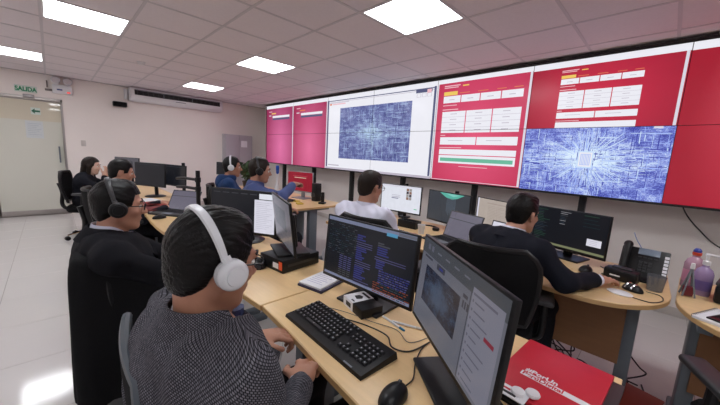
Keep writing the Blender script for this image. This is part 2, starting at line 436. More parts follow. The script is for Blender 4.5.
# screen pictures ----------------------------------------------------
K = SCREEN
S_white = emit('screen white', (0.90, 0.90, 0.97), 0.92 * K, 0.02)
S_whited = emit('screen dim white', (0.82, 0.80, 0.90), 0.85 * K, 0.02)
S_row = emit('screen form line', (0.55, 0.5, 0.6), 0.9 * K)
S_yel = emit('screen yellow', (0.95, 0.66, 0.14), 0.9 * K)
S_green = emit('screen green', (0.16, 0.52, 0.36), 0.9 * K)
S_navy = emit('screen navy', (0.10, 0.11, 0.22), 0.9 * K)
S_pinktext = emit('screen pale pink text', (0.92, 0.55, 0.62), 0.9 * K)
S_oran = emit('screen orange text', (0.9, 0.25, 0.12), 0.8 * K)

def page_mat(name, edge, mid, cx, cz, rx, rz, power=1.0):
    """screen page colour: a radial gradient from edge to mid"""
    m = bpy.data.materials.new(name); nt, N, L, b = nodes_of(m)
    tc = N.new('ShaderNodeTexCoord'); mp = N.new('ShaderNodeMapping'); L.new(tc.outputs['Object'], mp.inputs[0])
    mp.inputs['Location'].default_value = (-cx / rx, 0, -cz / rz); mp.inputs['Scale'].default_value = (1 / rx, 0.0, 1 / rz)
    gr = N.new('ShaderNodeTexGradient'); gr.gradient_type = 'SPHERICAL'; L.new(mp.outputs[0], gr.inputs[0])
    nz = N.new('ShaderNodeTexNoise'); nz.inputs['Scale'].default_value = 5; L.new(tc.outputs['Object'], nz.inputs['Vector'])
    ad = N.new('ShaderNodeMath'); ad.operation = 'MULTIPLY_ADD'; ad.inputs[1].default_value = 0.12; ad.inputs[2].default_value = -0.06
    L.new(nz.outputs[0], ad.inputs[0]); a2 = N.new('ShaderNodeMath'); a2.use_clamp = True; L.new(gr.outputs['Fac'], a2.inputs[0]); L.new(ad.outputs[0], a2.inputs[1])
    mx = N.new('ShaderNodeMix'); mx.data_type = 'RGBA'; mx.inputs['A'].default_value = edge; mx.inputs['B'].default_value = mid
    L.new(a2.outputs[0], mx.inputs['Factor']); L.new(mx.outputs['Result'], b.inputs['Emission Color']); b.inputs['Emission Strength'].default_value = power * K
    b.inputs['Base Color'].default_value = (0.01, 0.01, 0.01, 1); b.inputs['Roughness'].default_value = 0.25; b.inputs['Specular IOR Level'].default_value = 0.3
    return m

def circuit_mat(name, cx, cz, sx, sz, bright, dark=(0.045, 0.055, 0.36, 1), mid=(0.20, 0.26, 0.72, 1), light=(0.72, 0.86, 1.0, 1)):
    """blue circuit-board picture with a glowing centre"""
    m = bpy.data.materials.new(name); nt, N, L, b = nodes_of(m)
    def nd(t, **k):
        x = N.new(t)
        for a, v in k.items(): setattr(x, a, v)
        return x
    def math_(op, a, b_=None, clamp=False):
        x = nd('ShaderNodeMath', operation=op, use_clamp=clamp)
        for i, v in enumerate((a, b_)):
            if v is None: continue
            if isinstance(v, (int, float)): x.inputs[i].default_value = v
            else: L.new(v, x.inputs[i])
        return x.outputs[0]
    tc = nd('ShaderNodeTexCoord'); mp = nd('ShaderNodeMapping'); L.new(tc.outputs['Object'], mp.inputs[0])
    mp.inputs['Location'].default_value = (-cx, 0, -cz); mp.inputs['Rotation'].default_value = (R(90), 0, 0)
    mp0 = nd('ShaderNodeMapping'); mp0.inputs['Location'].default_value = (-cx / sx, 0, -cz / sz); mp0.inputs['Scale'].default_value = (1 / sx, 0, 1 / sz); L.new(tc.outputs['Object'], mp0.inputs[0])
    gl = nd('ShaderNodeTexGradient', gradient_type='SPHERICAL'); L.new(mp0.outputs[0], gl.inputs[0])
    glow = math_('POWER', gl.outputs['Fac'], 2.2)
    sp = nd('ShaderNodeSeparateXYZ'); L.new(mp0.outputs[0], sp.inputs[0])
    ax = math_('ABSOLUTE', sp.outputs[0]); az = math_('ABSOLUTE', sp.outputs[2])
    crs = math_('ADD', math_('MULTIPLY', math_('LESS_THAN', ax, 0.13), 0.14), math_('MULTIPLY', math_('LESS_THAN', az, 0.2), 0.14))
    out = None
    v1 = nd('ShaderNodeTexVoronoi', distance='MANHATTAN', feature='DISTANCE_TO_EDGE'); v1.inputs['Scale'].default_value = 26
    cb = nd('ShaderNodeCombineXYZ'); L.new(sp.outputs[0], cb.inputs[0]); L.new(sp.outputs[2], cb.inputs[1]); L.new(cb.outputs[0], v1.inputs['Vector'])
    ln1 = math_('LESS_THAN', v1.outputs['Distance'], 0.07)
    bk = nd('ShaderNodeTexBrick'); bk.inputs['Scale'].default_value = 34; bk.inputs['Mortar Size'].default_value = 0.06
    bk.inputs['Color1'].default_value = (0, 0, 0, 1); bk.inputs['Color2'].default_value = (0.25, 0.25, 0.25, 1); bk.inputs['Mortar'].default_value = (1, 1, 1, 1); L.new(cb.outputs[0], bk.inputs['Vector'])
    nz = nd('ShaderNodeTexNoise'); nz.inputs['Scale'].default_value = 5; nz.inputs['Detail'].default_value = 6; nz.inputs['Roughness'].default_value = 0.6; L.new(cb.outputs[0], nz.inputs['Vector'])
    n2 = nd('ShaderNodeTexNoise'); n2.inputs['Scale'].default_value = 60; n2.inputs['Detail'].default_value = 3; L.new(cb.outputs[0], n2.inputs['Vector'])
    n3 = math_('GREATER_THAN', n2.outputs[0], 0.54)
    # rays from the centre
    ang = math_('ARCTAN2', sp.outputs[2], sp.outputs[0]); cc = nd('ShaderNodeCombineXYZ'); L.new(math_('MULTIPLY', ang, 9.0), cc.inputs[0])
    rn = nd('ShaderNodeTexNoise'); rn.inputs['Scale'].default_value = 2.4; L.new(cc.outputs[0], rn.inputs['Vector'])
    rays = math_('MULTIPLY', math_('GREATER_THAN', rn.outputs[0], 0.55), math_('MULTIPLY', gl.outputs['Fac'], 0.16))
    f = math_('ADD', math_('MULTIPLY', math_('SUBTRACT', nz.outputs[0], 0.30), 1.9), math_('MULTIPLY', ln1, 0.25))
    f = math_('ADD', f, math_('MULTIPLY', bk.outputs['Color'], 0.10)); f = math_('ADD', f, math_('MULTIPLY', n3, 0.16))
    f = math_('ADD', f, math_('MULTIPLY', glow, 0.75)); f = math_('ADD', f, rays); f = math_('ADD', f, crs); f = math_('SUBTRACT', f, 0.30, True)
    cr = nd('ShaderNodeValToRGB'); cr.color_ramp.elements[0].color = dark; cr.color_ramp.elements[1].color = light
    e = cr.color_ramp.elements.new(0.42); e.color = mid
    L.new(f, cr.inputs[0]); L.new(cr.outputs[0], b.inputs['Emission Color']); b.inputs['Emission Strength'].default_value = bright * K
    b.inputs['Base Color'].default_value = (0.01, 0.01, 0.01, 1); b.inputs['Roughness'].default_value = 0.25
    return m

def content_for():
    """list of (s0, s1, t0, t1, material) in panel units from the top left of the whole wall"""
    out = []
    A = lambda s0, s1, t0, t1, m: out.append((s0, s1, t0, t1, m))
    pinkA = page_mat('angle-tinted page left', srgb(150, 44, 86), srgb(226, 116, 168), 0.55 * PW, -1.45 * PH, 0.75, 1.35, 0.95)  # pink tint and dark sides painted in for the oblique viewing angle
    pinkB = page_mat('angle-tinted page second', srgb(164, 48, 88), srgb(228, 112, 158), 1.52 * PW, -1.45 * PH, 0.72, 1.35, 0.95)  # same painted viewing-angle tint, a little redder
    red4 = page_mat('crimson page', srgb(186, 42, 76), srgb(232, 88, 126), 4.5 * PW, -1.2 * PH, 0.95, 1.3, 0.95)
    red5 = page_mat('red page', srgb(152, 28, 50), srgb(212, 50, 78), 5.5 * PW, -0.6 * PH, 0.85, 0.7, 0.95)
    red6 = page_mat('red page by the edge', srgb(166, 30, 50), srgb(218, 64, 86), 6.55 * PW, -1.0 * PH, 0.6, 1.0, 0.95)
    circ = circuit_mat('circuit picture in the browser', 2.985 * PW, -1.02 * PH, 0.62, 0.42, 0.85, (0.07, 0.085, 0.27, 1), (0.18, 0.21, 0.50, 1), (0.55, 0.75, 0.95, 1))
    circ5 = circuit_mat('circuit picture full screen', 5.49 * PW, -1.47 * PH, 0.72, 0.46, 1.0)
    # left two pages
    for c, m in ((0, pinkA), (1, pinkB)):
        A(c, c + 1, 0, 2, m); A(c, c + 1, 0, 0.11, S_white)
        A(c + 0.10, c + 0.22, 0.20, 0.225, S_pinktext); A(c + 0.2, c + 0.37, 0.26, 0.30, S_yel if c == 0 else S_oran)
        A(c + 0.10, c + 0.19, 0.335, 0.36, S_white); A(c + 0.24, c + 0.86, 0.36, 0.43, S_white); A(c + 0.24, c + 0.86, 0.44, 0.50, S_navy)
        A(c + 0.97, c + 0.995, 0.11, 2, S_whited)
    # browser window
    A(2, 4, 0, 2, S_white)
    A(2.0, 2.03, 0.1, 1.94, S_navy); A(3.955, 3.985, 0.1, 1.94, S_navy); A(2.0, 3.985, 0.115, 0.135, S_navy); A(2.03, 3.955, 0.155, 0.165, S_row)
    A(2.04, 2.5, 0.175, 0.19, S_row); A(2.05, 2.1, 0.2, 0.24, S_oran); A(2.12, 2.42, 0.205, 0.235, S_pinktext)
    A(3.70, 3.93, 0.115, 0.20, S_navy); A(3.86, 3.92, 0.14, 0.23, S_pinktext)
    for k in range(3): A(3.715 + k * 0.075, 3.775 + k * 0.075, 0.215, 0.29, S_row); A(3.72 + k * 0.075, 3.77 + k * 0.075, 0.22, 0.285, S_white)
    A(2.305, 3.655, 0.34, 1.685, circ)
    A(2.05, 2.32, 1.87, 1.90, S_row); A(2.0, 4.0, 1.945, 2.0, S_row)
    # form page (column 4) and its smaller twin above the circuit picture (column 5)
    def form(o, sx, y0, k, full):
        X = lambda s: o + s * sx
        Y = lambda t: y0 + (t - 0.13) * k
        A(X(0.0), X(0.19), Y(.13), Y(.15), S_pinktext); A(X(0.0), X(0.17), Y(.165), Y(.182), S_pinktext); A(X(.22), X(.29), Y(.148), Y(.17), S_yel)
        A(X(0), X(.165), Y(.25), Y(.32), S_yel)
        for s0, s1 in ((.21, .34), (.44, .56), (.66, .76), (.84, .93)): A(X(s0 * .9), X(s1 * .9), Y(.285), Y(.30), S_oran)
        for s0, s1 in ((0, .205), (.215, .42), (.43, .635), (.645, .845)): A(X(s0), X(s1), Y(.335), Y(.465), S_white); A(X(s0 + .07), X(s1 - .07), Y(.40), Y(.412), S_row)
        A(X(0), X(.17), Y(.505), Y(.52), S_pinktext); A(X(0), X(.19), Y(.585), Y(.602), S_pinktext)
        for s0, s1 in ((0, .28), (.29, .565), (.575, .845)):
            A(X(s0), X(s1), Y(.632), Y(1.045), S_white)
            for j in range(1, 4): A(X(s0), X(s1), Y(.632 + .103 * j), Y(.637 + .103 * j), S_row)
            for j in range(4): A(X(s0 + .1), X(s1 - .1), Y(.675 + .103 * j), Y(.687 + .103 * j), S_row)
        A(X(0), X(.06), Y(1.085), Y(1.10), S_pinktext)
        for s0, s1 in ((0, .425), (.435, .845)): A(X(s0), X(s1), Y(1.13), Y(1.275), S_white); A(X(s0 + .1), X(s1 - .15), Y(1.19), Y(1.20), S_row)
        A(X(0), X(.27), Y(1.325), Y(1.34), S_pinktext)
        A(X(0), X(.845), Y(1.365), Y(1.47 if full else 1.50), S_white)
        if full:
            A(X(0), X(.845), Y(1.485), Y(1.64), S_white); A(X(.02), X(.825), Y(1.535), Y(1.605), S_green); A(X(.26), X(.58), Y(1.69), Y(1.702), S_pinktext)
    A(4, 5, 0, 2, red4); A(4, 5, 0, 0.085, S_white); form(4.088, 1.0, 0.13, 1.0, True)
    A(4.0, 4.018, 0.085, 1.97, S_whited); A(4.975, 4.995, 0.085, 1.975, S_whited); A(4, 5, 1.975, 1.985, S_whited)
    A(5, 6, 0, 1, red5); A(5, 6, 0, 0.095, S_white); form(5.23, 0.64, 0.14, 0.625, False); A(5.975, 5.992, 0.095, 1, S_whited)
    A(5, 6, 1, 2, circ5)
    tr = random.Random(21); T1 = emit('circuit trace pale', (0.62, 0.78, 1.0), 0.95 * K); T2 = emit('circuit trace blue', (0.36, 0.48, 0.95), 0.95 * K); T3 = emit('circuit trace deep', (0.05, 0.06, 0.40), 0.95 * K)
    def traces(cx, cz, x0, x1, t0, t1, n, unit_, pal, lw):
        for q in range(n):
            hor = tr.random() < 0.5; x, t = tr.uniform(x0, x1), tr.uniform(t0, t1); m = tr.choice(pal)
            if tr.random() < 0.35: x, t = (x, cz + tr.gauss(0, 0.10)) if hor else (cx + tr.gauss(0, 0.05), t)
            L_ = tr.uniform(0.02, 0.12) * unit_; w_ = lw * tr.uniform(0.6, 1.5)
            if hor: a = (max(x0, x - L_), min(x1, x + L_), t, t + w_ * 1.77)
            else: a = (x, x + w_, max(t0, t - L_ * 1.5), min(t1, t + L_ * 1.5))
            if a[1] > a[0] and a[3] > a[2] and a[3] <= t1 and a[1] <= x1 and a[2] >= t0: A(*a, m)
    traces(5.49, 1.47, 5.005, 5.99, 1.01, 1.99, 620, 0.6, (T1, T2, T2, T3, T3), 0.0035)
    traces(2.985, 1.02, 2.31, 3.65, 0.345, 1.68, 420, 0.9, (emit('picture trace pale', (0.40, 0.52, 0.80), 0.9 * K), emit('picture trace deep', (0.07, 0.085, 0.26), 0.9 * K)), 0.005)
    A(5.435, 5.545, 1.345, 1.595, T1); A(5.445, 5.535, 1.365, 1.575, S_white); A(5.455, 5.525, 1.385, 1.555, emit('chip glow', (0.50, 0.6, 0.95), 0.95 * K))
    for j in range(6): A(5.462 + j * 0.0105, 5.466 + j * 0.0105, 1.395, 1.545, S_white)
    A(5.88, 5.93, 1.0, 1.03, S_whited)
    A(6, 7, 0, 2, red6); A(6, 7, 0, 0.10, S_white)
    return out
CONT = content_for()
VWE = empty('video_wall', (VX, VY, 0), label='wall of fourteen thin-bezel display panels showing red pages and blue circuit pictures', cat='video wall')
hb = MB().bx(-PW / 2, PW / 2, 0.004, 0.10, -PH / 2, PH / 2, 0.002).build('panel_housing', M_bez, VWE, False)
for c in range(7):
    for r in range(2):
        if c == 0 and r == 0: h = hb
        else: h = bpy.data.objects.new('panel_housing', hb.data); C.objects.link(h); h.parent = VWE
        h.location = ((c + 0.5) * PW, 0, VZ - (r + 0.5) * PH)
        F_ = Flat(); e = 0.0025
        for s0, s1, t0, t1, m in CONT:
            a, b_ = max(s0, c), min(s1, c + 1); p, q = max(t0, r), min(t1, r + 1)
            if b_ - a < 1e-4 or q - p < 1e-4: continue
            x0 = max(a * PW, c * PW + e); x1 = min(b_ * PW, (c + 1) * PW - e)
            z1 = min(-p * PH, -r * PH - e); z0 = max(-q * PH, -(r + 1) * PH + e)
            if x1 > x0 and z1 > z0: F_.rect(x0, x1, z0, z1, m)
        if (c, r) == (5, 1):        # traces fanning out from the chip
            tr = random.Random(4)
            for q in range(150):
                a = tr.uniform(0, 2 * PI); d0 = tr.uniform(0.10, 0.22); d1 = d0 + tr.uniform(0.04, 0.22); ca, sa = math.cos(a), math.sin(a) * 0.8; w_ = tr.uniform(0.0015, 0.003)
                P_ = [(5.49 * PW + ca * d - sa * s * w_, -1.47 * PH + sa * d + ca * s * w_) for d, s in ((d0, -1), (d1, -1), (d1, 1), (d0, 1))]
                if all(5 * PW + e < x < 6 * PW - e and -2 * PH + e < z < -PH - e for x, z in P_): F_.poly(P_, tr.choice((_mats['circuit trace pale'], _mats['circuit trace blue'], _mats['circuit trace pale'])))
        F_.build('display', VWE, (0, 0, VZ))
for c in range(7):
    MB().bx((c + .5) * PW - 0.03, (c + .5) * PW + 0.03, 0.12, 0.20, 0, VZ - 0.05, 0.004).build('support_post', M_blackmetal, VWE)
MB().bx(0, 7 * PW, 0.10, 0.14, 1.6, 1.66).bx(0, 7 * PW, 0.10, 0.14, 2.2, 2.26).build('mounting_rail', M_blackmetal, VWE, False)
MB().bx(-0.012, 7 * PW + 0.012, -0.006, 0.1, VZ, VZ + 0.03).bx(-0.012, 7 * PW + 0.012, -0.004, 0.1, VZ - 2 * PH - 0.018, VZ - 2 * PH).bx(-0.014, 0, -0.006, 0.1, VZ - 2 * PH - 0.012, VZ + 0.03).build('outer_trim', M_blackmetal, VWE, False)

# ------------------------------------------------------------------ furniture
DZT = 0.74          # desk height
def arc(cx, cy, r, a0, a1, n=10, ry=None):
    ry = ry or r
    return [(cx + r * math.cos(R(a0 + (a1 - a0) * i / n)), cy + ry * math.sin(R(a0 + (a1 - a0) * i / n))) for i in range(n + 1)]

def desk(outline, label, legs, panel, group='office desks', z=DZT, panel_mat=None):
    xs = [p[0] for p in outline]; ys = [p[1] for p in outline]
    cx, cy = (min(xs) + max(xs)) / 2, (min(ys) + max(ys)) / 2
    e = empty('office_desk', (cx, cy, 0), label=label, cat='desk', group=group)
    n = len(outline); loc = [(x - cx, y - cy) for x, y in outline]
    m = MB(); m.mi = 0
    ins = 0.004
    # top face with a softened rim, sides carry the edge band
    def inset(d):
        out = []
        for i in range(n):
            p = Vector(loc[i]); a = Vector(loc[i - 1]); b = Vector(loc[(i + 1) % n])
            t = (b - a).normalized(); nn = Vector((-t.y, t.x)); out.append((p.x + nn.x * d, p.y + nn.y * d))
        return out
    i1 = inset(ins)
    vs = [(x, y, z) for x, y in i1] + [(x, y, z - 0.004) for x, y in loc] + [(x, y, z - 0.026) for x, y in loc]
    m.add(vs, [list(range(n))])
    m.mi = 1
    o0 = 0
    for i in range(n):
        j = (i + 1) % n
        m.f.append([i, n + i, n + j, j]); m.m.append(0)
        m.f.append([n + i, 2 * n + i, 2 * n + j, n + j]); m.m.append(1)
    m.f.append([2 * n + i for i in range(n)][::-1]); m.m.append(1)
    m.build('desktop', [M_wood, M_woodedge], e, True, angle=30)
    for (x, y, d) in legs:
        lg = MB(); lg.box((x - cx, y - cy, 0.37), (0.065, 0.12, 0.66), 0.008)
        lg.box((x - cx, y - cy, 0.0225), (0.07, d, 0.045), 0.012); lg.box((x - cx, y - cy, 0.695), (0.05, d * 0.85, 0.03), 0.004)
        lg.build('leg', M_darksteel, e)
    if panel:
        x0, x1, y, z0 = panel
        MB().bx(x0 - cx, x1 - cx, y - cy - 0.009, y - cy + 0.009, z0, z - 0.03, 0.001).build('modesty_panel', panel_mat or M_woodpanel, e, False)
    return e

def rowA(x0, x1, label):
    # gently waved front edge (towards the user), straight back
    f = [(x0, 0.60), (x0 + 0.25, 0.582), (x0 + 0.5, 0.553), (x0 + 0.75, 0.528), (x1 - 0.12, 0.515), (x1, 0.51)]
    if x0 < -1.5: f = [(x0, 0.595), (x0 + 0.3, 0.575), (x0 + 0.57, 0.568), (x0 + 0.85, 0.575), (x1, 0.595)]
    yb = 1.245 if x0 > -1.5 else 1.16
    out = f + [(x1, yb), (x0, yb)]
    return desk(out, label, [(x0 + 0.06, 0.9, 0.6), (x1 - 0.06, 0.9, 0.6)], (x0 + 0.09, x1 - 0.09, yb - 0.05, 0.34))
rowA(-1.16, -0.015, 'maple desk carrying the long keyboard and the red folder')
rowA(-2.31, -1.166, 'maple desk of the man in the black headset, with the black docking box')
rowA(-3.46, -2.316, 'maple desk with the open laptop in front of the dark monitors')
rowA(-4.61, -3.466, 'maple desk farther back with red and white files on it')
rowA(-5.76, -4.616, 'maple desk under the wide switched-off black monitor')
rowA(-6.91, -5.766, 'last maple desk of the rear row, nearest the back wall')

def rowB(x0, x1, lr, rr, label, legs, panel_mat=None, yb=2.80):
    yf = 1.90; out = []
    if lr: out += arc(x0 + 0.30, (yf + yb) / 2 - 0.04, 0.30, 180, 270, 10, (yb - yf) / 2 - 0.04)
    else: out += [(x0, yf)]
    if rr: out += arc(x1 - 0.38, yf + 0.42, 0.38, 270, 360, 12, 0.42) + [(x1 - 0.02, yb)]
    else: out += [(x1, yf), (x1, yb)]
    out += [(x0 + (0.02 if lr else 0), yb)]
    return desk(out, label, legs, (x0 + 0.1, x1 - 0.16, 2.22, 0.30), 'office desks', DZT, panel_mat)
rowB(-1.13, 0.095, False, True, 'maple desk with a rounded end below the code monitor and desk phone', [(-1.07, 2.3, 0.6), (-0.045, 2.34, 0.6)])
rowB(-2.36, -1.136, False, False, 'maple desk of the man in the white shirt', [(-2.3, 2.3, 0.6), (-1.2, 2.3, 0.6)])
rowB(-4.30, -3.05, False, False, 'maple desk with the small red monitor, past the grey side panel', [(-4.24, 2.3, 0.6), (-3.14, 2.3, 0.6)], M_grey)
rowB(-5.55, -4.31, False, False, 'maple desk below the pink pages, farthest along the video wall', [(-5.49, 2.3, 0.6), (-4.37, 2.3, 0.6)])
rowB(0.112, 1.5, True, False, 'maple desk with a rounded corner at the right edge, holding the sanitizer bottles', [(0.21, 2.3, 0.6), (1.4, 2.3, 0.6)])

# ---- office chair
M_framegrey = mat('slate chair frame', srgb(60, 68, 76), 0.4, var=0.05)
def make_chair(mesh_mat=M_meshfab, frame_mat=None, curve=0.05, rim=0.017):
    frame_mat = frame_mat or M_black
    e = empty('office_chair')
    # seat cushion : rounded super-ellipse loft
    m = MB(); rings = []
    for k, (z, s) in enumerate([(0.40, 0.86), (0.405, 0.95), (0.43, 1.0), (0.465, 1.0), (0.485, 0.95), (0.492, 0.8), (0.488, 0.4)]):
        ring = []
        for i in range(32):
            a = 2 * PI * i / 32; ca, sa = math.cos(a), math.sin(a)
            x = 0.25 * s * math.copysign(abs(ca) ** 0.55, ca); y = 0.24 * s * math.copysign(abs(sa) ** 0.55, sa)
            ring.append((x, y, z - 0.03 * max(0, y - 0.14) / 0.1 * (1 if z > 0.42 else 0)))
        rings.append(ring)
    vs = [p for r_ in rings for p in r_]; fs = [[k * 32 + i, k * 32 + (i + 1) % 32, (k + 1) * 32 + (i + 1) % 32, (k + 1) * 32 + i] for k in range(6) for i in range(32)]
    fs += [list(range(32))[::-1], [6 * 32 + i for i in range(32)]]
    m.add(vs, fs).build('seat', M_fabric, e)
    # backrest : curved sheet with thickness
    def bp(u, v, off):          # u -1..1 , v 0..1
        wv = 0.205 + 0.035 * math.sin(v * PI * 0.8)
        # rounded top corners
        if v > 0.8: wv *= math.sqrt(max(0.05, 1 - ((v - 0.8) / 0.22) ** 2 * 0.55))
        x = u * wv; z = 0.55 + v * 0.41
        y = -0.235 - 0.06 * v - 0.02 * math.sin(v * PI) + curve * u * u + off
        return (x, y, z)
    m = MB(); nu, nv = 12, 12; vs = []; fs = []
    for off in (0.012, -0.012):
        for j in range(nv + 1):
            for i in range(nu + 1): vs.append(bp(-1 + 2 * i / nu, j / nv, off))
    W_ = nu + 1; S_ = W_ * (nv + 1)
    for j in range(nv):
        for i in range(nu):
            a = j * W_ + i; fs.append([a, a + 1, a + W_ + 1, a + W_]); fs.append([S_ + a, S_ + a + W_, S_ + a + W_ + 1, S_ + a + 1])
    m.add(vs, fs)
    m.build('backrest', mesh_mat, e)
    loop = [bp(-1, j / nv, 0) for j in range(nv + 1)] + [bp(-1 + 2 * i / nu, 1, 0) for i in range(1, nu)] + [bp(1, 1 - j / nv, 0) for j in range(nv + 1)] + [bp(1 - 2 * i / nu, 0, 0) for i in range(1, nu + 1)]
    MB().tube(loop, rim, 8).build('back_frame', frame_mat, e)
    MB().tube(spline([(0, -0.10, 0.42), (0, -0.25, 0.43), (0, -0.305, 0.50), (0, -0.295, 0.66), (0, -0.325, 0.80)]), [0.024] * 25, 8).build('back_spine', M_black, e)
    for s in (-1, 1):
        a = MB().tube(spline([(s * 0.17, 0, 0.41), (s * 0.27, -0.01, 0.42), (s * 0.29, -0.02, 0.50), (s * 0.285, -0.02, 0.655)]), 0.018, 8).build('arm_support', M_black, e)
        MB().box((s * 0.285, 0.0, 0.67), (0.085, 0.25, 0.032), 0.014, seg=3).build('armrest_pad', M_dark, a)
    MB().tube([(0, 0, 0.09), (0, 0, 0.28)], 0.028, 14).tube([(0, 0, 0.28), (0, 0, 0.40)], 0.016, 12).box((0, 0, 0.395), (0.22, 0.26, 0.03), 0.006).build('gas_column', M_black, e)
    for k in range(5):
        a = 2 * PI * k / 5 + PI / 2; dx, dy = math.cos(a), math.sin(a)
        l = MB().tube([(dx * 0.02, dy * 0.02, 0.10), (dx * 0.15, dy * 0.15, 0.095), (dx * 0.29, dy * 0.29, 0.07)], [0.024, 0.02, 0.015], 8).build('base_leg', M_chrome if frame_mat is M_black else M_black, e)
        MB().tube([(dx * 0.29 - dy * 0.022, dy * 0.29 + dx * 0.022, 0.029), (dx * 0.29 + dy * 0.022, dy * 0.29 - dx * 0.022, 0.029)], 0.029, 12).build('caster', M_black, l)
    return e

chairA = make_chair(); chairB = make_chair(M_fabric, M_framegrey, 0.012, 0.013)
def place_chair(x, y, yaw, label, proto, first):
    o = proto if first else copy_tree(proto)
    o.location = (x, y, 0); o.rotation_euler = (0, 0, R(yaw)); tag(o, label, 'chair', 'office chairs'); return o
place_chair(0.47, 1.76, 24, 'empty black swivel chair cut off at the lower right edge', chairA, True)

# ---- monitors
def monitor(loc, yaw, w, h, zc, label, fill, tilt=4, stand='plate', body=None, base=0.0, thin=0.011):
    e = empty('monitor', (loc[0], loc[1], DZT + base), R(yaw), label=label, cat='monitor', group='desk monitors')
    body = body or M_black; z = zc - DZT - base; Tm = Matrix.Translation((0, 0, z)) @ Matrix.Rotation(R(-tilt), 4, 'X')
    hs = MB(); vs, fs = bevbox(w, 0.014, h, 0.003); hs.add(vs, fs, Tm @ Matrix.Translation((0, 0.009, 0)))
    vs, fs = bevbox(w * 0.72, 0.03, h * 0.62, 0.012); hs.add(vs, fs, Tm @ Matrix.Translation((0, 0.03, -0.02)))
    hs.build('housing', body, e)
    F_ = Flat(); hw, hh = w / 2 - thin, h / 2 - thin
    fill(F_, hw, hh)
    d = F_.build('display', e); d.matrix_local = Tm @ Matrix.Translation((0, 0.0012, 0.004))
    if stand == 'plate':
        MB().box((0, 0.075, z * 0.5 + 0.02), (0.06, 0.022, z + 0.05), 0.006).box((0, 0.055, z), (0.06, 0.05, 0.06), 0.005).build('stand_column', body, e)
        MB().box((0, 0.05, 0.006), (0.24, 0.19, 0.012), 0.005, seg=3).build('stand_base', body, e)
    elif stand == 'foot':
        MB().tube([(0, 0.09, 0.01), (0, 0.08, z)], 0.022, 12).box((0, 0.055, z), (0.07, 0.05, 0.07), 0.006).build('stand_column', body, e)
        MB().lathe([(0.115, 0), (0.12, 0.006), (0.10, 0.014), (0.03, 0.02)], (0, 0.07, 0), 28).build('stand_base', body, e)
    elif stand == 'arm':
        MB().tube([(0, 0.12, 0), (0, 0.12, z + 0.16)], 0.02, 12).box((0, 0.12, 0.01), (0.1, 0.1, 0.02), 0.004).build('stand_pole', body, e)
        MB().box((0, 0.08, z), (0.05, 0.08, 0.05), 0.006).box((0, 0.05, z), (0.1, 0.012, 0.1), 0.003).build('mount_head', body, e)
    return e

def dk(name, c, s=1.0): return emit(name, c, s, 0.08, 20)
E_black = dk('screen black', (0.006, 0.007, 0.010))
E_code = dk('screen code text', (0.02, 0.035, 0.055)); E_teal = dk('screen teal text', (0.010, 0.024, 0.028)); E_blue = dk('screen blue text', (0.022, 0.026, 0.14))
E_lav = dk('screen lavender text', (0.06, 0.06, 0.16)); E_or = dk('screen orange code', (0.16, 0.04, 0.02)); E_bar = dk('screen title bar', (0.15, 0.17, 0.26)); E_sky = dk('screen sky blue', (0.07, 0.25, 0.42))
E_gr = dk('screen grey text', (0.25, 0.25, 0.28)); E_page = dk('screen grey page', (0.10, 0.104, 0.13)); E_head = dk('screen dark header', (0.035, 0.036, 0.05)); E_line = dk('screen page text', (0.085, 0.085, 0.115)); E_rednote = dk('screen red note', (0.16, 0.015, 0.03))
E_doc = dk('screen white document', (0.66, 0.65, 0.74)); E_docline = dk('screen document text', (0.48, 0.47, 0.56)); E_bright = dk('screen bright page', (0.72, 0.74, 0.82)); E_green = dk('screen green text', (0.025, 0.07, 0.045)); E_olive = dk('screen olive bar', (0.17, 0.18, 0.10))
E_aur = dk('screen aurora green', (0.10, 0.42, 0.34)); E_beige = dk('screen warm page', (0.42, 0.36, 0.32)); E_beige2 = dk('screen warm text', (0.35, 0.29, 0.26)); E_redscr = dk('screen deep red', (0.26, 0.008, 0.022)); E_paleline = dk('screen pale line', (0.6, 0.45, 0.35))
E_greydark = dk('screen faint grey', (0.045, 0.05, 0.06))
rnd = random.Random(3)

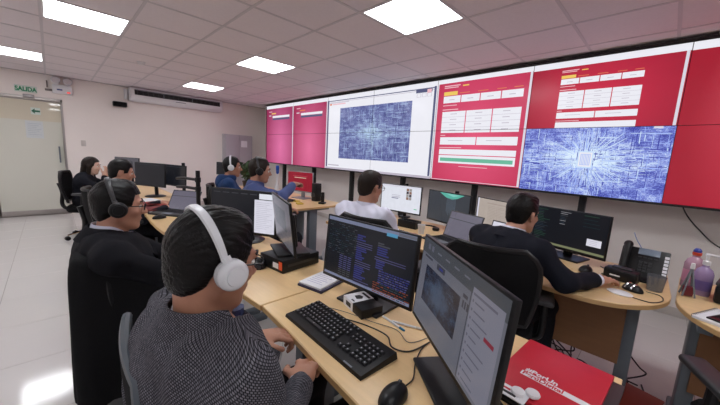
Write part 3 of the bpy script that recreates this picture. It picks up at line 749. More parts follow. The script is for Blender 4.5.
def scr_terminal(F_, hw, hh):
    F_.rect(-hw, hw, -hh, hh, E_black)
    F_.rect(-hw, hw, hh - 0.016, hh, E_bar); F_.rect(hw * 0.42, hw * 0.64, hh - 0.026, hh - 0.012, E_sky); F_.rect(hw * 0.66, hw, hh - 0.014, hh - 0.002, E_page)
    F_.rect(-hw, hw, -hh, -hh + 0.012, E_bar)
    # dense coloured log lines in four columns
    for k in range(26):
        z = hh - 0.03 - k * 0.0095
        if k < 15:
            x = -hw + 0.012
            while x < -hw * 0.25:
                w_ = rnd.uniform(0.006, 0.022)
                if rnd.random() < 0.75: F_.rect(x, x + w_, z, z + 0.0035, rnd.choice([E_teal, E_code, E_teal, E_greydark]))
                x += w_ + 0.004
        else:
            x = -hw * 0.62
            for q in range(3): F_.rect(x, x + 0.022, z, z + 0.004, E_lav if k < 22 else E_greydark); x += 0.027
        if 3 <= k: 
            m = E_blue if (k % 9) < 6 else E_lav
            w_ = rnd.uniform(0.03, 0.075) if (k % 9) < 6 else 0.09
            F_.rect(-hw * 0.22, -hw * 0.22 + w_, z, z + (0.0065 if m is E_blue else 0.003), m)
        if 4 <= k < 16:
            if k in (10, 11): F_.rect(hw * 0.22, hw * 0.86, z - 0.002, z + 0.001, E_lav)
            else: F_.rect(hw * 0.26, hw * 0.26 + rnd.uniform(0.03, 0.07), z, z + 0.006, E_blue if k % 6 < 4 else E_greydark)
        if 16 <= k < 22:
            x = hw * 0.34
            while x < hw * 0.92:
                w_ = rnd.uniform(0.008, 0.02); F_.rect(x, x + w_, z, z + 0.005, rnd.choice([E_blue, E_blue, E_lav])); x += w_ + 0.003
        if k >= 21:
            x = hw * 0.24
            while x < hw * 0.94:
                w_ = rnd.uniform(0.008, 0.024); F_.rect(x, x + w_, z - 0.006, z - 0.002, rnd.choice([E_or, E_or, E_code])); x += w_ + 0.004
def scr_dashboard(F_, hw, hh):
    F_.rect(-hw, hw, -hh, hh, E_page); F_.rect(-hw, hw, hh - 0.05, hh, E_greydark)
    for k in range(2): F_.rect(-hw + 0.04 + k * 0.03, -hw + 0.058 + k * 0.03, hh - 0.032, hh - 0.014, E_line)
    for k in range(4): F_.rect(-hw + 0.12 + k * 0.06, -hw + 0.15 + k * 0.06, hh - 0.026, hh - 0.021, E_page)
    F_.rect(-hw + 0.025, -hw + 0.09, hh - 0.062, hh - 0.055, E_head)
    F_.rect(-hw + 0.13, -hw + 0.19, hh - 0.072, hh - 0.054, E_head); F_.rect(-hw + 0.15, -hw + 0.175, hh - 0.067, hh - 0.06, E_blue)
    F_.rect(-hw + 0.05, hw * 0.22, -hh + 0.075, hh - 0.085, circuit_mat('dim circuit picture', -0.08, -0.01, 0.2, 0.13, 0.9, (0.004, 0.0045, 0.009, 1), (0.007, 0.009, 0.022, 1), (0.03, 0.055, 0.10, 1)))
    for k in range(3): F_.rect(hw * 0.27 + k * 0.012, hw * 0.27 + k * 0.012 + 0.008, hh - 0.105, hh - 0.085, E_head)
    F_.rect(hw * 0.26, hw * 0.36, hh - 0.078, hh - 0.068, E_head)
    F_.rect(hw * 0.40, hw * 0.415, -hh, hh - 0.05, E_head); F_.rect(hw * 0.43, hw * 0.96, -hh + 0.01, hh - 0.032, emit('screen side list', (0.15, 0.15, 0.19), 1.0))
    F_.rect(hw * 0.45, hw * 0.86, hh - 0.05, hh - 0.044, E_line)
    for k in range(10):
        z = hh - 0.068 - k * 0.022; F_.rect(hw * 0.45, hw * 0.475, z, z + 0.007, E_line); F_.rect(hw * 0.5, hw * rnd.uniform(0.6, 0.82), z + 0.001, z + 0.005, E_line)
    F_.rect(hw * 0.74, hw * 0.90, hh - 0.128, hh - 0.118, E_rednote)
def scr_document(F_, hw, hh):
    F_.rect(-hw, hw, -hh, hh, E_black)
    for k in range(5): F_.rect(-hw + 0.02 + k * 0.075, -hw + 0.075 + k * 0.075, hh - 0.024, hh - 0.019, E_greydark)
    F_.rect(hw * 0.38, hw * 0.99, -hh + 0.004, hh - 0.055, E_doc); F_.rect(hw * 0.52, hw * 0.98, hh - 0.05, hh - 0.012, E_bright)
    for k in range(15): F_.rect(hw * 0.44, hw * (0.92 - 0.08 * (k % 3)), hh - 0.075 - k * 0.013, hh - 0.072 - k * 0.013, E_docline)
def scr_off(F_, hw, hh):
    F_.rect(-hw, hw, -hh, hh, E_black); F_.rect(-hw * 0.9, hw * 0.6, hh - 0.02, hh - 0.017, E_greydark)
def scr_greysheen(F_, hw, hh):
    F_.rect(-hw, hw, -hh, hh, dk('screen grey sheen', (0.09, 0.085, 0.10))); F_.rect(-hw * 0.8, hw * 0.5, -hh * 0.3, hh * 0.6, E_greydark)  # dim grey emission stands in for reflections on a dark screen
def scr_code(F_, hw, hh):
    F_.rect(-hw, hw, -hh, hh, E_black)
    for k in range(20):
        z = hh - 0.016 - k * 0.0125
        if k < 19:
            F_.rect(-hw * 0.92, -hw * 0.92 + rnd.uniform(0.04, 0.11), z, z + 0.0035, rnd.choice([E_green, E_code, E_greydark]))
            if k < 8: F_.rect(-hw * 0.22, -hw * 0.22 + rnd.uniform(0.02, 0.07), z, z + 0.0035, rnd.choice([E_gr, E_code, E_greydark]))
            if k < 8 and k % 2 == 0: F_.rect(hw * 0.4, hw * rnd.uniform(0.7, 0.94), z, z + 0.004, rnd.choice([E_teal, E_green]))
    F_.rect(hw * 0.55, hw * 0.90, -hh * 0.55, -hh * 0.2, E_doc)
    for k in range(3): F_.rect(hw * 0.62, hw * 0.8, -hh * 0.3 - k * 0.012, -hh * 0.3 - k * 0.012 + 0.003, E_docline)
    F_.rect(-hw, hw, -hh + 0.006, -hh + 0.022, E_olive)
def scr_web(F_, hw, hh):
    F_.rect(-hw, hw, -hh, hh, E_bright); F_.rect(-hw, hw, hh - 0.02, hh, E_doc)
    F_.rect(-hw * 0.45, -hw * 0.02, hh * 0.05, hh * 0.12, E_docline); F_.rect(-hw * 0.45, -hw * 0.1, -hh * 0.05, 0, E_blue); F_.rect(-hw * 0.45, -hw * 0.0, hh * 0.2, hh * 0.24, E_docline)
    pm = [dk('photo brown', (0.25, 0.14, 0.10)), dk('photo grey', (0.3, 0.28, 0.27)), dk('photo dark', (0.06, 0.05, 0.06))]
    for i in range(2):
        for j in range(4): F_.rect(hw * (0.30 + 0.14 * i), hw * (0.42 + 0.14 * i), hh * (0.62 - 0.22 * j), hh * (0.82 - 0.22 * j), pm[(i + j * 2) % 3])
    F_.rect(hw * 0.72, hw * 0.86, -hh * 0.72, -hh * 0.66, dk('web green', (0.1, 0.5, 0.25)))
def scr_aurora(F_, hw, hh):
    F_.rect(-hw, hw, -hh, hh, E_greydark)
    F_.poly([(-hw * 0.45, hh * 0.98), (hw * 0.75, hh * 0.98), (hw * 0.45, hh * 0.72), (hw * 0.2, hh * 0.6), (-hw * 0.1, hh * 0.68)], E_aur)
    F_.poly([(-hw * 0.15, hh * 0.95), (hw * 0.55, hh * 0.95), (hw * 0.25, hh * 0.78)], dk('screen aurora pale', (0.2, 0.55, 0.48)))
    for k in range(9): F_.rect(-hw * 0.05 + k * hw * 0.05, -hw * 0.05 + k * hw * 0.05 + 0.004, -hh * (0.25 + 0.3 * ((k * 7) % 5) / 5), hh * 0.68, dk('screen water', (0.10, 0.13, 0.17)))
def scr_warm(F_, hw, hh):
    F_.rect(-hw, hw, -hh, hh, E_beige); F_.rect(-hw * 0.55, hw * 0.5, hh * 0.74, hh * 0.8, E_beige2)
    for k in range(14): F_.rect(-hw * 0.5, hw * rnd.uniform(-0.1, 0.5), hh * (0.6 - 0.09 * k), hh * (0.62 - 0.09 * k), E_beige2)
    F_.rect(-hw, -hw * 0.93, -hh, hh, E_doc)
def scr_red(F_, hw, hh):
    F_.rect(-hw, hw, -hh, hh, E_redscr); F_.rect(-hw * 0.45, hw * 0.5, hh * 0.36, hh * 0.44, E_paleline); F_.rect(-hw * 0.6, hw * 0.6, hh * 0.55, hh * 0.6, dk('screen red line', (0.5, 0.05, 0.08)))  # thin pale and red lines across a deep red screen
    F_.rect(-hw * 0.3, hw * 0.3, -hh * 0.7, -hh * 0.64, dk('screen red line', (0.5, 0.05, 0.08)))

M_silver = mat('silver plastic', srgb(150, 150, 156), 0.4, 0.2)
monitor((-0.887, 0.937), 3, 0.515, 0.300, 0.965, 'black monitor full of blue and orange log text behind the long keyboard', scr_terminal, 4.8, 'plate')
monitor((-0.392, 0.768), -36.6, 0.515, 0.305, 0.985, 'large black monitor turned sideways, showing a grey dashboard, nearest the camera', scr_dashboard, 5, 'plate')
monitor((-2.10, 0.93), 30, 0.54, 0.315, 0.965, 'black monitor showing a white text document on its right half', scr_document, 2, 'foot')
monitor((-1.575, 0.935), -19, 0.50, 0.30, 0.99, 'dim grey monitor seen edge-on above the black docking box', scr_greysheen, -7, 'plate', base=0.075)
monitor((-0.475, 2.60), -14, 0.515, 0.30, 0.945, 'black monitor with green code lines in front of the man in the black suit', scr_code, 1, 'plate')
monitor((-2.026, 2.645), 6, 0.51, 0.30, 0.964, 'monitor with a bright white web page beside the man in the white shirt', scr_web, 1, 'arm')
monitor((-1.433, 2.60), -12.6, 0.51, 0.30, 0.957, 'dark monitor showing a green waterfall picture', scr_aurora, 1, 'arm')
monitor((-0.93, 2.52), -22, 0.50, 0.30, 0.955, 'monitor with a beige page, left of the man in the black suit', scr_warm, 1, 'foot')
monitor((-3.76, 2.52), 12, 0.50, 0.29, 0.985, 'small monitor with a plain deep red screen', scr_red, 1, 'plate', M_silver)
monitor((-4.42, 1.085), 18, 0.44, 0.27, 1.03, 'dark switched-off monitor on an arm, beside the wide black monitor', scr_off, 3, 'arm')
monitor((-4.64, 0.86), 29, 0.50, 0.30, 1.025, 'wide switched-off black monitor behind the red files', scr_off, 2, 'foot')
monitor((-6.45, 0.88), 33, 0.5, 0.3, 1.02, 'grey topped monitor in front of the dark-haired woman', scr_greysheen, 2, 'foot')
monitor((-5.33, 2.02), 12, 0.34, 0.215, 1.065, 'small black monitor behind the head of the person in the blue hoodie', scr_off, 2, 'foot')

# ------------------------------------------------------------------ people: smooth-blended implicit bodies, meshed with surface nets
def V3(*a): return np.array(a, float)
class Field:
    def __init__(s, lo, hi, h):
        s.h = h; s.lo = np.array(lo, float); s.n = np.ceil((np.array(hi) - s.lo) / h).astype(int) + 1
        s.ax = [s.lo[i] + h * np.arange(s.n[i]) for i in range(3)]
        s.D = np.full(s.n, 0.5, np.float32)
    def _sl(s, lo, hi):
        a = np.clip(np.floor((lo - s.lo) / s.h).astype(int), 0, s.n); b = np.clip(np.ceil((hi - s.lo) / s.h).astype(int) + 1, 0, s.n)
        return tuple(slice(a[i], b[i]) for i in range(3))
    def _pts(s, sl):
        return np.meshgrid(*[s.ax[i][sl[i]] for i in range(3)], indexing='ij', sparse=True)
    def _mix(s, sl, d, k, op):
        D = s.D[sl]
        if op == 'u':
            h = np.clip(0.5 + 0.5 * (D - d) / k, 0, 1); s.D[sl] = D * (1 - h) + d * h - k * h * (1 - h)
        else:
            h = np.clip(0.5 - 0.5 * (D + d) / k, 0, 1); s.D[sl] = D * (1 - h) - d * h + k * h * (1 - h)
    def cone(s, a, b, ra, rb, k=0.02, flat=None, op='u'):
        """tapered capsule; flat=(axis, factor) squeezes it along an axis"""
        a = np.asarray(a, float); b = np.asarray(b, float); m = max(ra, rb) + k + 2 * s.h
        sl = s._sl(np.minimum(a, b) - m, np.maximum(a, b) + m)
        if any(q.start >= q.stop for q in sl): return s
        X, Y, Z = s._pts(sl); ab = b - a; L2 = max(ab @ ab, 1e-9)
        px, py, pz = X - a[0], Y - a[1], Z - a[2]
        t = np.clip((px * ab[0] + py * ab[1] + pz * ab[2]) / L2, 0, 1)
        qx, qy, qz = px - t * ab[0], py - t * ab[1], pz - t * ab[2]
        q2 = qx * qx + qy * qy + qz * qz
        if flat is not None:
            n = np.asarray(flat[0], float); n = n / np.linalg.norm(n); c = qx * n[0] + qy * n[1] + qz * n[2]; q2 = q2 + c * c * (flat[1] ** 2 - 1)
        d = np.sqrt(q2) - (ra + (rb - ra) * t)
        if flat is not None: d = d / (1 + 0.35 * (flat[1] - 1))
        s._mix(sl, d.astype(np.float32), k, op); return s
    def ell(s, c, r, Rm=None, k=0.02, op='u'):
        c = np.asarray(c, float); r = np.asarray(r, float); m = r.max() + k + 2 * s.h
        sl = s._sl(c - m, c + m)
        if any(q.start >= q.stop for q in sl): return s
        X, Y, Z = s._pts(sl); x, y, z = X - c[0], Y - c[1], Z - c[2]
        if Rm is not None: x, y, z = (x * Rm[0, 0] + y * Rm[1, 0] + z * Rm[2, 0], x * Rm[0, 1] + y * Rm[1, 1] + z * Rm[2, 1], x * Rm[0, 2] + y * Rm[1, 2] + z * Rm[2, 2])
        k0 = np.sqrt((x / r[0]) ** 2 + (y / r[1]) ** 2 + (z / r[2]) ** 2); k1 = np.sqrt((x / r[0] ** 2) ** 2 + (y / r[1] ** 2) ** 2 + (z / r[2] ** 2) ** 2) + 1e-9
        s._mix(sl, (k0 * (k0 - 1) / k1).astype(np.float32), k, op); return s
    def full(s): return s._pts(tuple(slice(0, n) for n in s.n))
    def mesh(s):
        D = s.D; ins = D < 0; n = D.shape
        cnt = np.zeros((n[0] - 1, n[1] - 1, n[2] - 1), np.int8)
        for i in (0, 1):
            for j in (0, 1):
                for k in (0, 1): cnt += ins[i:n[0] - 1 + i, j:n[1] - 1 + j, k:n[2] - 1 + k]
        act = (cnt > 0) & (cnt < 8); idx = np.argwhere(act); ids = np.full(act.shape, -1, np.int64); ids[act] = np.arange(len(idx))
        acc = np.zeros((len(idx), 3)); w = np.zeros(len(idx))
        cor = [(i, j, k) for i in (0, 1) for j in (0, 1) for k in (0, 1)]
        val = {c: D[idx[:, 0] + c[0], idx[:, 1] + c[1], idx[:, 2] + c[2]].astype(float) for c in cor}
        for a in cor:
            for ax in range(3):
                if a[ax] == 0:
                    b = list(a); b[ax] = 1; b = tuple(b); va, vb = val[a], val[b]; m = (va < 0) != (vb < 0)
                    t = np.where(m, va / np.where(m, va - vb, 1), 0); p = np.tile(np.array(a, float), (len(idx), 1)); p[:, ax] = t
                    acc += p * m[:, None]; w += m
        V = s.lo + s.h * (idx + acc / np.maximum(w, 1)[:, None]); F_ = []
        for ax in range(3):
            u, v = (ax + 1) % 3, (ax + 2) % 3
            sl0 = [slice(1, n[q] - 1) for q in range(3)]; sl1 = list(sl0); sl0[ax] = slice(0, n[ax] - 1); sl1[ax] = slice(1, n[ax])
            a, b = ins[tuple(sl0)], ins[tuple(sl1)]
            for flag, m in ((0, a & ~b), (1, ~a & b)):
                e = np.argwhere(m)
                if not len(e): continue
                base = e.copy(); base[:, u] += 1; base[:, v] += 1
                def cell(du, dv):
                    c = base.copy(); c[:, u] += du; c[:, v] += dv; return ids[c[:, 0], c[:, 1], c[:, 2]]
                q = np.stack([cell(-1, -1), cell(0, -1), cell(0, 0), cell(-1, 0)], 1)
                F_.append(q if not flag else q[:, ::-1])
        return V, np.concatenate(F_) if F_ else np.zeros((0, 4), int)
    def build(s, name, m, parent=None, matrix=None):
        V, Q = s.mesh(); me = bpy.data.meshes.new(name)
        me.vertices.add(len(V)); me.vertices.foreach_set('co', V.astype(np.float32).ravel())
        me.loops.add(len(Q) * 4); me.loops.foreach_set('vertex_index', Q.astype(np.int32).ravel())
        me.polygons.add(len(Q)); me.polygons.foreach_set('loop_start', np.arange(0, len(Q) * 4, 4, dtype=np.int32))
        me.polygons.foreach_set('use_smooth', np.ones(len(Q), bool)); me.materials.append(m); me.update(calc_edges=True); me.validate()
        o = bpy.data.objects.new(name, me); C.objects.link(o); o.parent = parent
        if matrix is not None: o.matrix_local = matrix
        return o

def unit(v): v = np.asarray(v, float); return v / (np.linalg.norm(v) + 1e-12)
def rot_axis(ax, a): return np.array(Matrix.Rotation(a, 3, Vector(ax)))

def skin_mat(name, col):
    m = mat(name, col, 0.5, var=0.10, scale=18, bump=0.12, bscale=160)
    b = m.node_tree.nodes['Principled BSDF']; b.inputs['Subsurface Weight'].default_value = 0.08; b.inputs['Subsurface Radius'].default_value = (0.02, 0.008, 0.005)
    return m
SK_tan = skin_mat('tan skin', srgb(178, 128, 104)); SK_light = skin_mat('light tan skin', srgb(188, 138, 116)); SK_pale = skin_mat('pale skin', srgb(220, 182, 162))
def hair_mat(name, col, rough=0.32, spec=0.2):
    m = bpy.data.materials.new(name); nt, N, L, b = nodes_of(m)
    tc = N.new('ShaderNodeTexCoord'); mp = N.new('ShaderNodeMapping'); mp.inputs['Scale'].default_value = (1, 0.12, 0.5); L.new(tc.outputs['Object'], mp.inputs[0])
    nz = N.new('ShaderNodeTexNoise'); nz.inputs['Scale'].default_value = 330; nz.inputs['Detail'].default_value = 4; nz.inputs['Distortion'].default_value = 0.4; L.new(mp.outputs[0], nz.inputs['Vector'])
    cr = N.new('ShaderNodeMix'); cr.data_type = 'RGBA'; cr.inputs['A'].default_value = tuple(c * 0.5 for c in col[:3]) + (1,); cr.inputs['B'].default_value = tuple(c * 1.7 for c in col[:3]) + (1,)
    L.new(nz.outputs[0], cr.inputs['Factor']); L.new(cr.outputs['Result'], b.inputs['Base Color']); b.inputs['Roughness'].default_value = rough; b.inputs['Specular IOR Level'].default_value = spec
    bp = N.new('ShaderNodeBump'); bp.inputs['Strength'].default_value = 0.5; bp.inputs['Distance'].default_value = 0.003; L.new(nz.outputs[0], bp.inputs['Height']); L.new(bp.outputs[0], b.inputs['Normal'])
    return m
HR_black = hair_mat('black hair', (0.006, 0.0055, 0.0055), 0.34); HR_lock = hair_mat('glossy black hair', (0.007, 0.0065, 0.0065), 0.24, 0.5); HR_dark = hair_mat('dark brown hair', (0.018, 0.012, 0.009), 0.45)

def herringbone():
    """rows of short pale dashes on charcoal wool, wrapped round the body"""
    m = bpy.data.materials.new('grey herringbone wool'); nt, N, L, b = nodes_of(m)
    tc = N.new('ShaderNodeTexCoord'); sp = N.new('ShaderNodeSeparateXYZ'); L.new(tc.outputs['Object'], sp.inputs[0])
    def mth(op, a, c=None):
        x = N.new('ShaderNodeMath'); x.operation = op
        for i, v in enumerate((a, c)):
            if v is None: continue
            if isinstance(v, float): x.inputs[i].default_value = v
            else: L.new(v, x.inputs[i])
        return x.outputs[0]
    u = mth('MULTIPLY', mth('ARCTAN2', sp.outputs[0], mth('ADD', mth('MULTIPLY', sp.outputs[1], -1.0), 0.08)), 0.19)
    v = mth('ADD', sp.outputs[2], mth('MULTIPLY', sp.outputs[1], 0.35))
    cb = N.new('ShaderNodeCombineXYZ'); L.new(u, cb.inputs[0]); L.new(mth('ADD', v, mth('MULTIPLY', u, 0.45)), cb.inputs[1])
    bk = N.new('ShaderNodeTexBrick'); L.new(cb.outputs[0], bk.inputs['Vector']); bk.inputs['Scale'].default_value = 1.0
    bk.inputs['Brick Width'].default_value = 0.0042; bk.inputs['Row Height'].default_value = 0.0044; bk.inputs['Mortar Size'].default_value = 0.0010; bk.inputs['Mortar Smooth'].default_value = 0.6
    bk.inputs['Color1'].default_value = (0.20, 0.195, 0.225, 1); bk.inputs['Color2'].default_value = (0.11, 0.108, 0.13, 1); bk.inputs['Mortar'].default_value = (0.014, 0.014, 0.018, 1)
    L.new(bk.outputs['Color'], b.inputs['Base Color']); b.inputs['Roughness'].default_value = 0.9; b.inputs['Specular IOR Level'].default_value = 0.15
    nz = N.new('ShaderNodeTexNoise'); nz.inputs['Scale'].default_value = 400; L.new(tc.outputs['Object'], nz.inputs['Vector'])
    bp = N.new('ShaderNodeBump'); bp.inputs['Strength'].default_value = 0.3; bp.inputs['Distance'].default_value = 0.002; L.new(nz.outputs[0], bp.inputs['Height']); L.new(bp.outputs[0], b.inputs['Normal'])
    return m
CL_herr = herringbone()
CL_black = mat('black suit wool', (0.011, 0.011, 0.014), 0.85, var=0.2, scale=120, bump=0.25, bscale=500, spec=0.12)
CL_navyblk = mat('black-navy suit wool', (0.010, 0.011, 0.018), 0.8, var=0.2, scale=120, bump=0.25, bscale=500, spec=0.15)
CL_trou = mat('charcoal trouser cloth', (0.014, 0.014, 0.018), 0.85, var=0.2, scale=120, spec=0.12)
CL_shirt = mat('white cotton shirt', srgb(218, 218, 234), 0.8, var=0.03, scale=60, bump=0.2, bscale=200)
CL_hood = mat('blue hoodie fleece', srgb(26, 58, 104), 0.9, var=0.12, scale=80, bump=0.4, bscale=300)
CL_blue = mat('slate blue jacket cloth', srgb(66, 80, 128), 0.8, var=0.1, scale=80, bump=0.3, bscale=300)
CL_darkblouse = mat('dark blouse cloth', (0.015, 0.016, 0.022), 0.85, var=0.2, scale=80, spec=0.12)
M_eye = mat('eye white', srgb(220, 214, 208), 0.2); M_iris = mat('dark iris', (0.012, 0.008, 0.006), 0.15); M_lip = mat('lip', srgb(150, 84, 76), 0.5); M_shoe = mat('black shoe leather', (0.01, 0.01, 0.01), 0.3)

def hair_strands(ho, m, count):
    """short combed locks lying on the hair"""
    rs = random.Random(count); me = ho.data; n = len(me.vertices); mb = MB(); V = me.vertices
    nr = me.vertex_normals; used = 0
    while used < count:
        i = rs.randrange(n); p = V[i].co; nv = Vector(nr[i].vector)
        if nv.dot(Vector((p.x, p.y + 0.014, p.z - 0.02))) <= 0: continue
        fl = Vector((p.x * 1.2 + rs.uniform(-0.3, 0.3), -1.0 + rs.uniform(-0.3, 0.3), -0.35 - 0.8 * max(0, -p.y * 10) + rs.uniform(-0.25, 0.25)))
        t = (fl - nv * fl.dot(nv)); 
        if t.length < 1e-3: continue
        t.normalize(); L_ = rs.uniform(0.022, 0.045); up = rs.uniform(0.001, 0.006); r0 = rs.uniform(0.0014, 0.0030)
        q = p - nv * 0.002
        mb.tube([q, q + t * L_ * 0.35 + nv * (up + 0.001), q + t * L_ * 0.7 + nv * (up * 0.8 - 0.0015), q + t * L_ - nv * (0.004 - up * 0.5)], [r0, r0 * 1.1, r0 * 0.8, r0 * 0.2], 4, False); used += 1
    o = mb.build('hair_locks', m, ho.parent, angle=80); o.matrix_local = ho.matrix_local.copy(); o['kind'] = 'stuff'

def ik(a, b, l1, l2, pole):
    d = b - a; L_ = np.linalg.norm(d)
    if L_ > (l1 + l2) * 0.995: b = a + d / L_ * (l1 + l2) * 0.995; d = b - a; L_ = np.linalg.norm(d)
    x = (l1 * l1 - l2 * l2 + L_ * L_) / (2 * L_); hgt = math.sqrt(max(l1 * l1 - x * x, 0))
    u = d / L_; p = np.asarray(pole, float); p = unit(p - u * (p @ u)); return a + u * x + p * hgt, b

def person(label, loc, yaw, lean=8, lean2=14, twist=0, head=(0, 0, 0), hands=None, skin=SK_tan, top=CL_black, hair=HR_black, hairstyle='short', suit=True,
           h=0.01, build=1.0, seat=0.47, tie=None, neckfwd=0.035, poles=None, curl=(40, 40), palm=None, wrinkle=0.0022, fine_hair=0.006, head_side=0.0, shirt=CL_shirt, headw=None, handsw=None, chair=None, strands=0, high_collar=False, sleeve=0.045, neck=0.15, elbw=None):
    U1 = V3(0, math.sin(R(lean)), math.cos(R(lean))); U2 = V3(0, math.sin(R(lean2)), math.cos(R(lean2)))
    P = V3(0, 0, seat + 0.09); hc = unit(U2 + V3(head_side, 0, 0.4)) * neck + V3(0, neckfwd, 0.02); ks = 1.0
    if headw is not None: ks = (headw[2] - P[2] - hc[2]) / (0.20 * U1[2] + 0.30 * U2[2])
    W1 = P + U1 * 0.20 * ks; Nk = W1 + U2 * 0.30 * ks
    Rt = rot_axis((0, 0, 1), R(twist)); right = Rt @ V3(1, 0, 0)
    Hd = Nk + hc; cyw, syw = math.cos(R(yaw)), math.sin(R(yaw))
    if headw is not None: loc = (headw[0] - (cyw * Hd[0] - syw * Hd[1]), headw[1] - (syw * Hd[0] + cyw * Hd[1]))
    tl = lambda p: (cyw * (p[0] - loc[0]) + syw * (p[1] - loc[1]), -syw * (p[0] - loc[0]) + cyw * (p[1] - loc[1]), p[2])
    e = empty('person', (loc[0], loc[1], 0), R(yaw), label=label, cat='person')
    if chair:
        cy_ = R(yaw + chair[0]); dx_ = chair[4] if len(chair) > 4 else 0; o = chair_obj = copy_tree(chair[2]); o.location = (loc[0] - math.sin(cy_) * chair[1] + math.cos(cy_) * dx_, loc[1] + math.cos(cy_) * chair[1] + math.sin(cy_) * dx_, 0); o.rotation_euler = (0, 0, cy_); tag(o, chair[3], 'chair', 'office chairs')
    if handsw: hands = {k_: (tl(v_) if v_ is not None else (k_ * 0.16, 0.40, 0.775)) for k_, v_ in handsw.items()}
    hy, hp, hr = head            # yaw (left +), pitch (down +), roll
    Rh = rot_axis((0, 0, 1), R(hy)) @ rot_axis((1, 0, 0), R(-hp)) @ rot_axis((0, 1, 0), R(hr))
    HM = lambda x, y, z: Hd + Rh @ V3(x, y, z)
    sh = {s: Nk - U2 * 0.05 + right * s * 0.172 * build for s in (-1, 1)}
    hands = hands or {-1: (-0.16, 0.42, 0.77), 1: (0.16, 0.42, 0.77)}
    el, wr = {}, {}
    for s in (-1, 1):
        el[s], wr[s] = ik(sh[s], V3(*hands[s]), 0.29, 0.255, (poles or {}).get(s, (s * 0.5, -0.55, -0.8)))
    if elbw:
        for s, q in elbw.items(): el[s] = V3(*tl(q))
    hip = {s: P + V3(s * 0.09, 0.02, -0.01) for s in (-1, 1)}; knee = {s: V3(s * 0.13, 0.43, seat + 0.055) for s in (-1, 1)}; ank = {s: V3(s * 0.14, 0.40, 0.09) for s in (-1, 1)}
    B = build
    RT = Rt @ np.array(Matrix.Rotation(-R(lean2), 3, 'X')); RA = np.array(Matrix.Rotation(-R(lean), 3, 'X'))
    chest = W1 + U2 * 0.12
    def torso(f, g, k=0.05):
        f.ell(P, (0.165 * B + g, 0.12 * B + g, 0.105 + g), RA, k); f.ell(P + U1 * 0.13, (0.148 * B + g, 0.112 * B + g, 0.13 + g), RA, k)
        f.ell(chest, (0.162 * B + g, 0.112 * B + g, 0.17 + g), RT, k)
        for s in (-1, 1):
            f.cone(Nk - U2 * 0.036 + right * s * 0.03, sh[s], 0.043 + g, 0.054 + g, k); f.ell(chest + right * s * 0.075 - V3(0, 0.05, -0.03), (0.07 + g, 0.05 + g, 0.10 + g), RT, k)
    def arms(f, g, trim=0.0, k=0.02):
        for s in (-1, 1):
            fa = unit(wr[s] - el[s]); f.cone(sh[s], el[s], 0.050 + g * 1.15, 0.041 + g, k); f.cone(el[s], wr[s] - fa * trim, 0.041 + g, 0.028 + g, k)
    lo = np.minimum.reduce([P - V3(0.24, 0.22, 0.16), Hd - 0.2, wr[-1] - 0.22, wr[1] - 0.22, el[-1] - 0.12, el[1] - 0.12, V3(-0.25, 0, 0)])
    hi = np.maximum.reduce([P + V3(0.24, 0.2, 0), Hd + 0.2, wr[-1] + 0.22, wr[1] + 0.22, el[-1] + 0.12, el[1] + 0.12, V3(0.25, 0.68, 0)]); lo[2] = 0.0
    # ---- body: one continuous surface
    f = Field(lo, hi, h); torso(f, 0.0); arms(f, 0.0)
    for s in (-1, 1):
        f.cone(hip[s], knee[s], 0.082, 0.055, 0.03); f.cone(knee[s], ank[s], 0.052, 0.034, 0.02); f.cone(ank[s] - V3(0, 0, 0.03), V3(s * 0.15, 0.54, 0.045), 0.034, 0.026, 0.02)
    f.cone(Nk - U2 * 0.03, HM(0, -0.022, -0.06), 0.061, 0.054, 0.025)
    f.ell(HM(0, -0.012, 0.028), (0.0755, 0.094, 0.089), Rh, 0.02); f.ell(HM(0, 0.028, -0.035), (0.061, 0.064, 0.082), Rh, 0.03)
    for s in (-1, 1):
        f.cone(HM(s * 0.05, 0.0, -0.058), HM(s * 0.02, 0.062, -0.094), 0.021, 0.019, 0.02); f.ell(HM(s * 0.038, 0.062, -0.022), (0.024, 0.02, 0.02), Rh, 0.015)
        f.ell(HM(s * 0.031, 0.094, 0.006), (0.017, 0.012, 0.012), Rh, 0.012, 's')
        f.ell(HM(s * 0.0775, -0.008, -0.008), (0.011, 0.02, 0.032), Rh @ rot_axis((0, 0, 1), R(s * 22)), 0.006); f.ell(HM(s * 0.086, 0.0, -0.006), (0.007, 0.009, 0.014), Rh, 0.005, 's')
        f.ell(HM(s * 0.012, 0.098, -0.03), (0.009, 0.01, 0.008), Rh, 0.006)
    f.cone(HM(-0.036, 0.080, 0.024), HM(0.036, 0.080, 0.024), 0.011, 0.011, 0.012)
    f.cone(HM(0, 0.086, 0.012), HM(0, 0.108, -0.026), 0.0085, 0.0125, 0.010)
    f.ell(HM(0, 0.068, -0.097), (0.026, 0.02, 0.019), Rh, 0.015)
    f.cone(HM(-0.02, 0.082, -0.058), HM(0.02, 0.082, -0.058), 0.009, 0.009, 0.008); f.cone(HM(-0.017, 0.081, -0.068), HM(0.017, 0.081, -0.068), 0.009, 0.009, 0.007)
    tips = {}
    for q, s in enumerate((-1, 1)):
        fa = unit(wr[s] - el[s]); pn = unit((palm or {}).get(s, (0, 0, -1))); fw = unit(fa - pn * (fa @ pn) * 0.85); pn = unit(pn - fw * (pn @ fw)); sd = np.cross(fw, pn) * 1.0
        # sd points to the thumb side
        th = -s * unit(np.cross(V3(0, 0, 1), fw)) if abs(fw[2]) < 0.9 else sd
        th = -unit(np.cross(V3(0, 0, 1), fw)) * (1 if s > 0 else -1) * -1 if abs(fw[2]) < 0.9 else sd
        if abs(th @ pn) > 0.7: th = sd
        th = unit(th - pn * (th @ pn)); w0 = wr[s]
